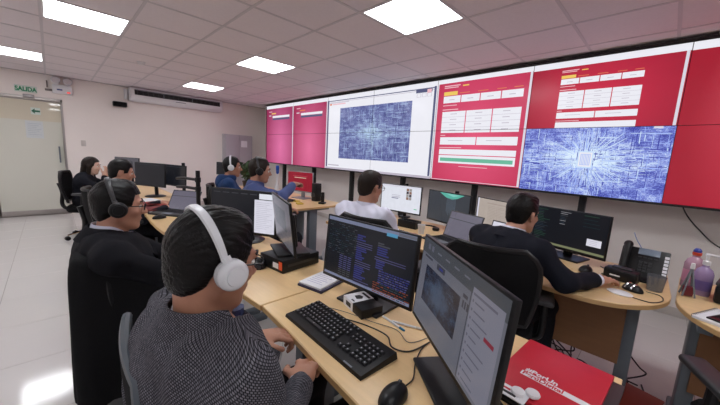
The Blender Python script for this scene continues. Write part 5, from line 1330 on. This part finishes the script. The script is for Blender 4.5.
MB().bx(-0.005, 0.06, -0.014, -0.004, 0.0031, 0.0034).build('dark_bar', M_dark, e, False); MB().bx(-0.02, 0.04, 0.002, 0.010, 0.0031, 0.0034).build('red_bar', M_red, e, False)
e = empty('white_gadget', (-0.195, 0.895, Z0 + 0.0275), 0, label='white plastic gadget with two round lobes lying on the red folder', cat='gadget')
for x, y in ((0.012, 0.006), (-0.018, -0.018)): MB().lathe([(0.004, 0), (0.017, 0.001), (0.0195, 0.006), (0.017, 0.011), (0.004, 0.013)], (x, y, 0), 20).build('lobe', M_white, e)

# white cable held by the foreground man
hl = fg['wr'][-1]
cable('white_cable', [(hl.x + 0.02, hl.y + 0.075, hl.z - 0.012), (hl.x + 0.055, hl.y + 0.075, hl.z + 0.004), (hl.x + 0.078, hl.y + 0.06, hl.z - 0.035), (hl.x + 0.06, hl.y + 0.05, hl.z - 0.10), (hl.x + 0.0, hl.y + 0.04, hl.z - 0.12), (hl.x - 0.06, hl.y + 0.03, hl.z - 0.10)], 0.0022, M_whitecable, 'white earphone cable hanging from the hand of the man in the grey jacket')

# ------------------------------------------------------------------ second desk
e = empty('docking_box', (-1.53, 0.97, Z0), R(6), label='black box with an orange label under the edge-on monitor', cat='docking box')
m = MB(); m.box((0, 0, 0.037), (0.215, 0.27, 0.074), 0.006); m.build('case', M_black, e)
MB().bx(0.02, 0.07, -0.1362, -0.1356, 0.02, 0.05).build('label', M_paper, e, False); MB().bx(0.075, 0.104, -0.1365, -0.1358, 0.018, 0.064).build('orange_tag', mat('orange tag', srgb(224, 84, 40), 0.5), e, False)
MB().bx(0.1078, 0.1084, -0.1, 0.1, 0.03, 0.045).build('vent_slot', M_dark, e, False)
f_ = Field((-0.1, -0.1, 0), (0.1, 0.1, 0.1), 0.005); f_.ell((0, 0, 0.01), (0.07, 0.05, 0.045), None, 0.01); X, Y, Z = f_.full(); f_.D = np.maximum(f_.D, (-Z + 0.001).astype(np.float32) + np.zeros_like(f_.D))
o = f_.build('conference_puck', M_black); o.location = (-1.60, 0.79, Z0); tag(o, 'round black desk speaker left of the docking box', 'desk speaker')
for k, pts in enumerate([[(-1.72, 0.98, Z0 + .004), (-1.70, 0.86, Z0 + .004), (-1.76, 0.76, Z0 + .004), (-1.66, 0.70, Z0 + .004)], [(-1.80, 1.02, Z0 + .004), (-1.72, 0.90, Z0 + .004), (-1.68, 0.80, Z0 + .004), (-1.60, 0.74, Z0 + .004)]]):
    cable('loose_cable', pts, 0.003, M_cable, ['black cord curling beside the black docking box, near the desk edge', 'black cord running from the document monitor past the desk speaker'][k])

# ------------------------------------------------------------------ far desks of the rear row
def laptop(loc, yaw, label, fill, w=0.33, d=0.23, ang=18, body=None, z=None):
    body = body or M_dark
    e = empty('laptop', (loc[0], loc[1], Z0 if z is None else z), R(yaw), label=label, cat='laptop', group='open laptops')
    b = MB().box((0, 0, 0.008), (w, d, 0.016), 0.003).build('base', body, e)
    k = MB()
    for r_ in range(5):
        for i in range(13): k.box((-w * 0.42 + i * w * 0.07, 0.075 - r_ * 0.021, 0.0168), (w * 0.058, 0.017, 0.002), 0)
    ko = k.build('keys', M_black, b, False); ko['kind'] = 'stuff'
    MB().box((0, -0.06, 0.0163), (0.1, 0.06, 0.001), 0).build('touchpad', M_grey, b, False)
    Tm = Matrix.Translation((0, d / 2 - 0.004, 0.012)) @ Matrix.Rotation(R(-ang), 4, 'X')
    l = MB(); vs, fs = bevbox(w, 0.007, d * 0.98, 0.002); l.add(vs, fs, Tm @ Matrix.Translation((0, 0.004, d * 0.49))); lo = l.build('lid', body, e)
    F_ = Flat(); fill(F_, w / 2 - 0.01, d * 0.49 - 0.012); do = F_.build('display', e); do.matrix_local = Tm @ Matrix.Translation((0, -0.0002, d * 0.5))
    return e
def scr_lap(F_, hw, hh): F_.rect(-hw, hw, -hh, hh, dk('laptop grey violet', (0.12, 0.11, 0.15))); F_.rect(-hw, hw, hh * 0.4, hh * 0.46, E_greydark)
def scr_lapw(F_, hw, hh): F_.rect(-hw, hw, -hh, hh, E_doc); F_.rect(-hw * 0.8, hw * 0.4, hh * 0.5, hh * 0.56, E_docline); F_.rect(-hw * 0.8, hw * 0.2, hh * 0.2, hh * 0.25, E_docline)
laptop((-3.40, 0.80), 35, 'open grey laptop on the desk behind the black headset', scr_lap, ang=30)
laptop((-1.20, 2.23), -16, 'open violet-grey laptop in front of the waterfall monitor', scr_lap, 0.35, 0.24, 20)
laptop((-0.83, 2.24), -14, 'open white-screen laptop beside the man in the black suit', scr_lapw, 0.32, 0.22, 20)
for k, (x, y, c, nm) in enumerate([(-3.95, 0.74, srgb(140, 40, 36), 'dark red'), (-3.72, 0.70, srgb(120, 34, 32), 'maroon')]):
    e = empty('document_file', (x, y, Z0), R(20), label='%s document file stacked on a far desk of the rear row' % nm, cat='file', group='files on the far desk')
    MB().box((0, 0, 0.02), (0.32, 0.24, 0.008), 0.002).build('upper_cover', mat(nm + ' cover', c, 0.5), e); MB().box((0, 0, 0.009), (0.305, 0.23, 0.014), 0).build('pages', M_paper, e, False); MB().box((0, 0, 0.001), (0.32, 0.24, 0.003), 0).build('lower_cover', mat(nm + ' cover', c, 0.5), e)
e = empty('paper_stack', (-4.25, 0.76, Z0), R(15), label='stack of white paper sheets next to the dark red file', cat='paper')
for k in range(3): MB().box((0.006 * k, -0.004 * k, 0.003 + 0.008 * k), (0.30, 0.21, 0.006), 0).build('sheet_bundle', M_paper, e, False)
mouse((-3.22, 0.66), 10, 'black mouse near the corner of the desk with the grey laptop')
# twin monitor arm behind the far monitors
e = empty('pole_mount', (-2.88, 0.885, Z0), 0, label='black double monitor arm pole above the laptop desk', cat='pole mount')
MB().tube([(0, 0, 0.012), (0, 0, 0.46)], 0.018, 12).build('pole', M_black, e); MB().box((0, 0, 0.006), (0.1, 0.1, 0.012), 0.004).build('base_plate', M_black, e)
for z in (0.30, 0.38): MB().tube([(0, 0, z), (-0.2, -0.05, z), (-0.40, -0.06, z - 0.02)], 0.013, 8).lathe([(0.024, -0.02), (0.024, 0.02)], (0, 0, z), 12).build('arm_link', M_black, e)

# ------------------------------------------------------------------ front row desk things
# desk phone
e = empty('desk_phone', (-0.045, 2.56, Z0), R(-2), label='black office desk phone with handset and grey display', cat='telephone')
Tm = Matrix.Translation((0, 0.02, 0.085)) @ Matrix.Rotation(R(60), 4, 'X')
m = MB(); vs, fs = bevbox(0.225, 0.20, 0.03, 0.008); m.add(vs, fs, Tm); m.box((0, 0.06, 0.05), (0.16, 0.07, 0.1), 0.006).box((0, -0.03, 0.01), (0.2, 0.17, 0.02), 0.006); m.build('phone_body', M_black, e)
m = MB(); vs, fs = bevbox(0.1, 0.042, 0.004, 0.001); m.add(vs, fs, Tm @ Matrix.Translation((0.018, 0.075, 0.0165))); m.build('phone_display', mat('grey lcd', srgb(120, 132, 148), 0.2), e)
k = MB()
for i in range(3):
    for j in range(4): vs, fs = bevbox(0.017, 0.012, 0.005, 0.001, 1); k.add(vs, fs, Tm @ Matrix.Translation((-0.012 + i * 0.022, 0.005 - j * 0.018, 0.017)))
for j in range(4): vs, fs = bevbox(0.018, 0.008, 0.004, 0.001, 1); k.add(vs, fs, Tm @ Matrix.Translation((-0.02 + j * 0.024, 0.037, 0.017)))
ko = k.build('phone_keys', M_dark, e); ko['kind'] = 'stuff'
for j in range(7): m = MB(); vs, fs = bevbox(0.02, 0.016, 0.003, 0, 1); m.add(vs, fs, Tm @ Matrix.Translation((0.1, 0.06 - j * 0.022, 0.0165))); m.build('speed_dial_label', M_paper, e)
m = MB(); pts = [Tm @ Vector((-0.085, -0.095, 0.03)), Tm @ Vector((-0.085, -0.07, 0.05)), Tm @ Vector((-0.085, 0.0, 0.056)), Tm @ Vector((-0.085, 0.08, 0.05)), Tm @ Vector((-0.085, 0.105, 0.03))]
m.tube(spline(pts, 5), [0.024] * 4 + [0.018] * 13 + [0.024] * 4, 12); m.build('handset', M_black, e)
o = empty('label_printer', (-0.125, 2.39, Z0), R(-10), label='low black device with a white wordmark in front of the desk phone', cat='device')
MB().box((0, 0, 0.035), (0.16, 0.09, 0.07), 0.012).build('case', M_black, o); MB().bx(-0.045, 0.005, -0.0462, -0.0455, 0.028, 0.036).build('wordmark', M_paper, o, False); MB().box((0.0, 0.01, 0.074), (0.1, 0.05, 0.01), 0.004).build('lid', M_dark, o)
# pencil cup
e = empty('pencil_cup', (0.025, 2.35, Z0), 0, label='clear plastic cup in front of the desk phone', cat='cup')
M_clear = mk_glass('clear grey plastic', srgb(150, 152, 158), 0.08, 0.6)
m = MB(); m.lathe([(0.034, 0), (0.042, 0.085), (0.0395, 0.085), (0.032, 0.004)], n=20); m.build('cup_wall', M_clear, e)
# wrist-rest mouse, white pad and mouse under the hand
e = empty('mouse_pad', (-0.105, 2.13, Z0), R(-14), label='white oval mouse pad on the rounded desk end', cat='mouse pad')
MB().lathe([(0.055, 0), (0.058, 0.004), (0.05, 0.009), (0.01, 0.011)], n=28, sy=0.72).build('pad', M_white, e)
e = empty('striped_mouse', (-0.06, 2.235, Z0), R(-30), label='grey and black striped mouse beside the white oval pad', cat='mouse')
f_ = Field((-0.06, -0.06, 0), (0.06, 0.06, 0.06), 0.004); f_.ell((0, 0, 0.004), (0.05, 0.036, 0.034), None, 0.01); X, Y, Z = f_.full(); f_.D = np.maximum(f_.D, (-Z + 0.001).astype(np.float32) + np.zeros_like(f_.D)); f_.build('shell', M_black, e)
for x in (-0.02, 0.012): MB().tube([(x, 0.034 * math.cos(a), 0.004 + 0.033 * math.sin(a)) for a in [R(20 + 14 * i) for i in range(11)]], 0.005, 6).build('silver_stripe', M_chrome, e)
cable('loose_cable', [(-0.05, 2.10, Z0 + .005), (0.02, 2.10, Z0 + .004), (0.062, 2.18, Z0 + .004), (0.05, 2.26, Z0 + .004), (-0.005, 2.25, Z0 + .01)], 0.0025, M_cable, 'black cord looping over the rounded desk end')
mouse((-0.30, 2.40), -10, 'small black mouse below the code monitor')
cable('loose_cable', [(-0.25, 2.60, Z0 + .004), (-0.19, 2.50, Z0 + .004), (-0.22, 2.42, Z0 + .004), (-0.16, 2.40, Z0 + .004), (-0.10, 2.48, Z0 + .004)], 0.0025, M_cable, 'black cord between the code monitor and the desk phone')
cable('blue_network_cable', [(-0.12, 2.79, 0.98), (-0.10, 2.76, 0.94), (-0.06, 2.70, 0.88), (-0.04, 2.60, 0.80)], 0.0025, mat('blue network cable', srgb(110, 130, 180), 0.5), 'pale blue network cable arching behind the desk phone')
# right-hand desk
e = empty('tent_card', (0.152, 2.40, Z0), R(10), label='folding sign stand with a dark red base at the desk corner', cat='sign stand')
m = MB()
for s in (-1, 1): m.tube([(s * 0.024, -0.03, 0.004), (0, 0.0, 0.16)], 0.004, 8); m.tube([(s * 0.024, 0.03, 0.004), (0, 0.0, 0.16)], 0.005, 8)
m.build('legs_frame', M_grey, e); MB().box((0, 0.0, 0.03), (0.04, 0.03, 0.05), 0.004).build('red_block', mat('wine red plastic', srgb(110, 34, 46), 0.4), e); MB().tube([(0, 0, 0.155), (0, 0, 0.185)], [0.01, 0.008], 10).build('white_tip', M_white, e)
M_lilac = mk_glass('lilac liquid', srgb(186, 160, 205), 0.1, 0.35); M_pinkl = mk_glass('pink liquid', srgb(214, 170, 190), 0.12, 0.3)
def bottle(loc, label, m, r, h_, cap):
    e = empty('sanitizer_bottle', (loc[0], loc[1], Z0), 0, label=label, cat='bottle', group='sanitizer bottles')
    MB().lathe([(r * 0.92, 0), (r, 0.006), (r, h_ * 0.72), (r * 0.8, h_ * 0.84), (r * 0.36, h_ * 0.93), (r * 0.34, h_)], n=24).build('bottle_body', m, e)
    if cap == 'pump':
        MB().lathe([(0.016, h_), (0.016, h_ + 0.02), (0.007, h_ + 0.024), (0.006, h_ + 0.055)], n=16).tube([(-0.008, 0, h_ + 0.056), (0.05, 0.02, h_ + 0.052), (0.062, 0.025, h_ + 0.044)], [0.009, 0.006, 0.004], 8).build('pump', M_white, e)
        MB().lathe([(r * 1.01, 0.03), (r * 1.01, h_ * 0.5)], n=24).build('label_wrap', mat('violet label', srgb(112, 92, 150), 0.4), e)
    else:
        c = MB().lathe([(0.019, h_ - 0.004), (0.02, h_ + 0.012), (0.018, h_ + 0.014)], n=16).build('orange_ring', mat('orange cap ring', srgb(200, 70, 40), 0.4), e); MB().lathe([(0.017, h_ + 0.013), (0.018, h_ + 0.025), (0.01, h_ + 0.036), (0.002, h_ + 0.038)], n=16).build('blue_cap', mat('blue cap', srgb(40, 60, 150), 0.4), e)
        MB().lathe([(r * 1.01, h_ * 0.2), (r * 1.01, h_ * 0.55)], n=24).build('label_wrap', mat('pink label', srgb(206, 140, 168), 0.4), e)
    return e
bottle((0.205, 2.50), 'clear lilac pump bottle of hand sanitizer', M_lilac, 0.038, 0.17, 'pump')
bottle((0.17, 2.60), 'pink bottle with a blue and orange cap behind the pump bottle', M_pinkl, 0.043, 0.20, 'cap')
e = empty('black_case', (0.34, 2.45, Z0), R(-10), label='black case standing at the right edge beside the pump bottle', cat='case')
MB().box((0, 0, 0.05), (0.17, 0.16, 0.1), 0.015).build('body', M_black, e); MB().box((0, 0, 0.105), (0.175, 0.165, 0.02), 0.008).build('lid', M_dark, e)
e = empty('spiral_notebook', (0.285, 2.13, Z0), R(-24), label='spiral notebook lying under a black tablet at the right edge', cat='notebook')
MB().box((0, 0, 0.006), (0.17, 0.23, 0.012), 0.001).build('pages', M_paper, e)
for k in range(14): MB().tube([(-0.085 + 0.008 * math.cos(a), -0.1 + k * 0.0154, 0.007 + 0.008 * math.sin(a)) for a in [R(30 * i) for i in range(13)]], 0.0012, 5).build('wire_ring', M_darksteel, e)
e = empty('tablet', (0.305, 2.12, Z0 + 0.012), R(-28), label='black tablet on top of the spiral notebook', cat='tablet')
MB().box((0, 0, 0.004), (0.13, 0.19, 0.008), 0.003).build('body', M_black, e); MB().bx(-0.058, 0.058, -0.085, 0.085, 0.0081, 0.0085).build('glass', mat('tablet glass', (0.01, 0.01, 0.012), 0.08), e, False)
e = empty('paper_roll', (0.30, 2.235, Z0 + 0.0), R(10), label='small white roll lying behind the black tablet', cat='paper roll')
MB().tube([(-0.04, 0, 0.035), (0.04, 0, 0.035)], 0.016, 14).box((0, 0, 0.01), (0.06, 0.03, 0.02), 0.002).build('roll', M_white, e)

# white-shirt man's desk
keyboard((-1.66, 2.10), 3, 'black keyboard under the hands of the man in the white shirt', 0.42, 0.14, False)
e = empty('headset_stand_box', (-1.72, 2.42, Z0), R(6), label='black open tray between the white web page monitor and the laptop', cat='tray')
for a in ((0, -0.05, 0.035, 0.2, 0.008, 0.07), (0, 0.05, 0.035, 0.2, 0.008, 0.07), (-0.096, 0, 0.035, 0.008, 0.1, 0.07), (0.096, 0, 0.035, 0.008, 0.1, 0.07)): MB().box(a[:3], a[3:], 0.002).build('side_panel', M_black, e)
MB().box((0, 0, 0.004), (0.2, 0.1, 0.008), 0.001).build('floor_panel', M_dark, e)
e = empty('black_headset_on_desk', (-1.58, 2.55, Z0), 0, label='black headset lying on the desk behind the laptop', cat='headset')
MB().tube([(0.09 * math.cos(a), 0.07 * math.sin(a), 0.012) for a in [R(200 * i / 14) for i in range(15)]], 0.007, 8).build('headband', M_black, e)
for x in (0.09, -0.085): MB().lathe([(0.03, 0), (0.034, 0.012), (0.03, 0.026)], (x, -0.02, 0), 18).build('ear_cup', M_black, e)
mouse((-1.02, 2.12), 0, 'black mouse at the right side of the violet-grey laptop')
for k, (x, y) in enumerate([(-1.02, 2.30), (-1.50, 2.30)]):
    e = empty('paper_cup', (x, y, Z0), 0, label=['white paper cup between the two front row laptops', 'white paper cup left of the violet-grey laptop'][k], cat='cup', group='paper cups')
    MB().lathe([(0.024, 0), (0.034, 0.08), (0.036, 0.082), (0.033, 0.08), (0.023, 0.004)], n=20).build('cup_wall', M_paper, e)

# red monitor's desk and around
e = empty('desk_speaker', (-3.46, 2.60, Z0), R(10), label='tall black desktop speaker beside the small red monitor', cat='speaker')
MB().box((0, 0, 0.125), (0.09, 0.11, 0.25), 0.01).build('cabinet', M_black, e); MB().lathe([(0.03, 0), (0.026, 0.004), (0.01, 0.001)], n=18, M=Matrix.Translation((0, -0.0555, 0.09)) @ Matrix.Rotation(R(90), 4, 'X')).build('cone', M_dark, e)
e = empty('cordless_phone', (-3.22, 2.52, Z0), R(30), label='small black cordless phone at the end of the red monitor desk', cat='telephone')
MB().box((0, 0, 0.012), (0.08, 0.09, 0.024), 0.006).build('cradle', M_black, e); MB().box((0, 0.012, 0.085), (0.045, 0.022, 0.14), 0.008).build('handset', M_black, e)
for k, (x, y, a) in enumerate([(-3.55, 2.32, 12), (-3.35, 2.25, -20)]):
    e = empty('yellow_note_pad', (x, y, Z0), R(a), label=['yellow note pad in front of the small red monitor', 'yellow note pad near the corner of the red monitor desk'][k], cat='note pad', group='yellow note pads')
    MB().box((0, 0, 0.006), (0.1, 0.08, 0.012), 0.001).build('sheets', mat('yellow paper', srgb(206, 176, 60), 0.7), e, False)
e = empty('spray_bottle', (-3.90, 2.24, Z0 + 0.0), R(-30), label='white spray bottle with a bright blue trigger head near the slate blue jacket', cat='bottle')
MB().lathe([(0.036, 0), (0.04, 0.01), (0.04, 0.17), (0.018, 0.23), (0.016, 0.36)], n=20).build('bottle_body', M_white, e)
MB().lathe([(0.02, 0.355), (0.022, 0.40), (0.016, 0.405)], n=14).box((0.03, 0, 0.43), (0.13, 0.045, 0.07), 0.01).box((0.06, 0, 0.38), (0.012, 0.02, 0.06), 0.004).build('trigger_head', mat('bright blue plastic', srgb(30, 90, 190), 0.35), e)
keyboard((-3.75, 2.22), 8, 'black keyboard in front of the small red monitor', 0.42, 0.14, False)
# papers near the red monitor
e = empty('paper_sheets', (-3.98, 2.15, Z0), R(25), label='loose white sheets beside the person in the slate blue jacket', cat='paper')
for k in range(2): MB().box((0.02 * k, 0.01 * k, 0.002 + 0.003 * k), (0.21, 0.297, 0.0025), 0, Matrix.Rotation(R(7 * k), 4, 'Z')).build('sheet', M_paper, e, False)
# white PC tower under the far desk
e = empty('computer_tower', (-2.86, 2.42, 0), R(0), label='white plastic bag-like sack standing by the grey desk leg', cat='sack')
f_ = Field((-0.18, -0.16, 0), (0.18, 0.16, 0.42), 0.01); f_.ell((0, 0, 0.15), (0.13, 0.11, 0.16), None, 0.04); f_.cone((0.01, 0, 0.26), (0.03, 0.01, 0.36), 0.07, 0.03, 0.05); X, Y, Z = f_.full()
f_.D += (0.006 * np.sin(30 * Z + 20 * X + 4 * np.sin(25 * Y)) + 0.005 * np.sin(44 * X + 31 * Y)).astype(np.float32); f_.D = np.maximum(f_.D, (0.002 - Z).astype(np.float32) + np.zeros_like(f_.D)); f_.build('sack_body', M_paper, e)
e.name = 'plastic_sack'
# plant between the hoodie and the jacket
e = empty('potted_plant', (-4.95, 2.30, Z0), 0, label='leafy green potted plant on the desk behind the blue hoodie', cat='plant')
MB().lathe([(0.07, 0), (0.09, 0.13), (0.095, 0.135), (0.095, 0.15), (0.08, 0.15), (0.075, 0.13)], n=22).build('pot', mat('dark plant pot', srgb(60, 54, 50), 0.6), e)
MB().lathe([(0.076, 0.125), (0.02, 0.135)], n=18).build('soil', mat('potting soil', srgb(40, 30, 24), 0.95), e)
M_leaf = mat('dark green leaf', srgb(52, 76, 44), 0.5, var=0.25, scale=20); rl = random.Random(5); lf = MB(); st = MB()
for k in range(26):
    a = rl.uniform(0, 2 * PI); r0 = rl.uniform(0.05, 0.26); z1 = rl.uniform(0.28, 0.48); p1 = Vector((r0 * math.cos(a), r0 * math.sin(a), z1)); st.tube(spline([(0.03 * math.cos(a), 0.03 * math.sin(a), 0.13), (p1.x * 0.5, p1.y * 0.5, z1 * 0.7), tuple(p1)], 4), 0.005, 5)
    for q in range(10):
        t = rl.uniform(0.45, 1.0); c = Vector((p1.x * t, p1.y * t, 0.13 + (z1 - 0.13) * t)); d_ = Vector((rl.uniform(-1, 1), rl.uniform(-1, 1), rl.uniform(-0.2, 0.9))).normalized(); n_ = d_.orthogonal().normalized(); L_ = rl.uniform(0.07, 0.13); w_ = L_ * 0.32; b_ = d_.cross(n_)
        lf.add([c, c + d_ * L_ * 0.5 + n_ * w_ + b_ * 0.008, c + d_ * L_, c + d_ * L_ * 0.5 - n_ * w_ + b_ * 0.008, c + d_ * L_ * 0.5 - b_ * 0.006], [[0, 1, 4], [1, 2, 4], [2, 3, 4], [3, 0, 4]])
st.build('stems', M_leaf, e); lo = lf.build('leaves', M_leaf, e, False); lo['kind'] = 'stuff'

# ------------------------------------------------------------------ floor and wall cables, carton
cable('wall_cable', [(0.10, YW - 0.012, 1.14), (0.15, YW - 0.012, 1.02), (0.25, YW - 0.012, 0.89), (0.42, YW - 0.012, 0.74), (0.8, YW - 0.012, 0.62)], 0.0055, M_cable, 'black cable hanging down the wall below the red page')
rc = random.Random(9)
for k in range(7):
    pts = []; x, y, z = -0.62 + 0.06 * k, 2.5, 0.55
    for q in range(12): pts.append((x, y, z)); x += rc.uniform(-0.14, 0.15); y += rc.uniform(-0.05, 0.12) if q < 5 else rc.uniform(-0.14, 0.14); z = max(0.008, z - rc.uniform(0.0, 0.16)) if q < 6 else 0.008
    o = cable('floor_cable', pts, 0.005, M_cable, 'tangled black power cord hanging under the desk with the code monitor'); o['group'] = 'tangled cords under the desk'
e = empty('red_carton', (0.03, 2.27, 0), R(-12), label='low red box on the floor by the grey desk leg', cat='box')
MB().box((0, 0, 0.05), (0.2, 0.26, 0.1), 0.003).build('box_body', mat('brick red board', srgb(150, 56, 40), 0.6), e); MB().box((0, 0, 0.104), (0.206, 0.266, 0.014), 0.003).build('box_lid', mat('brick red board', srgb(150, 56, 40), 0.6), e)
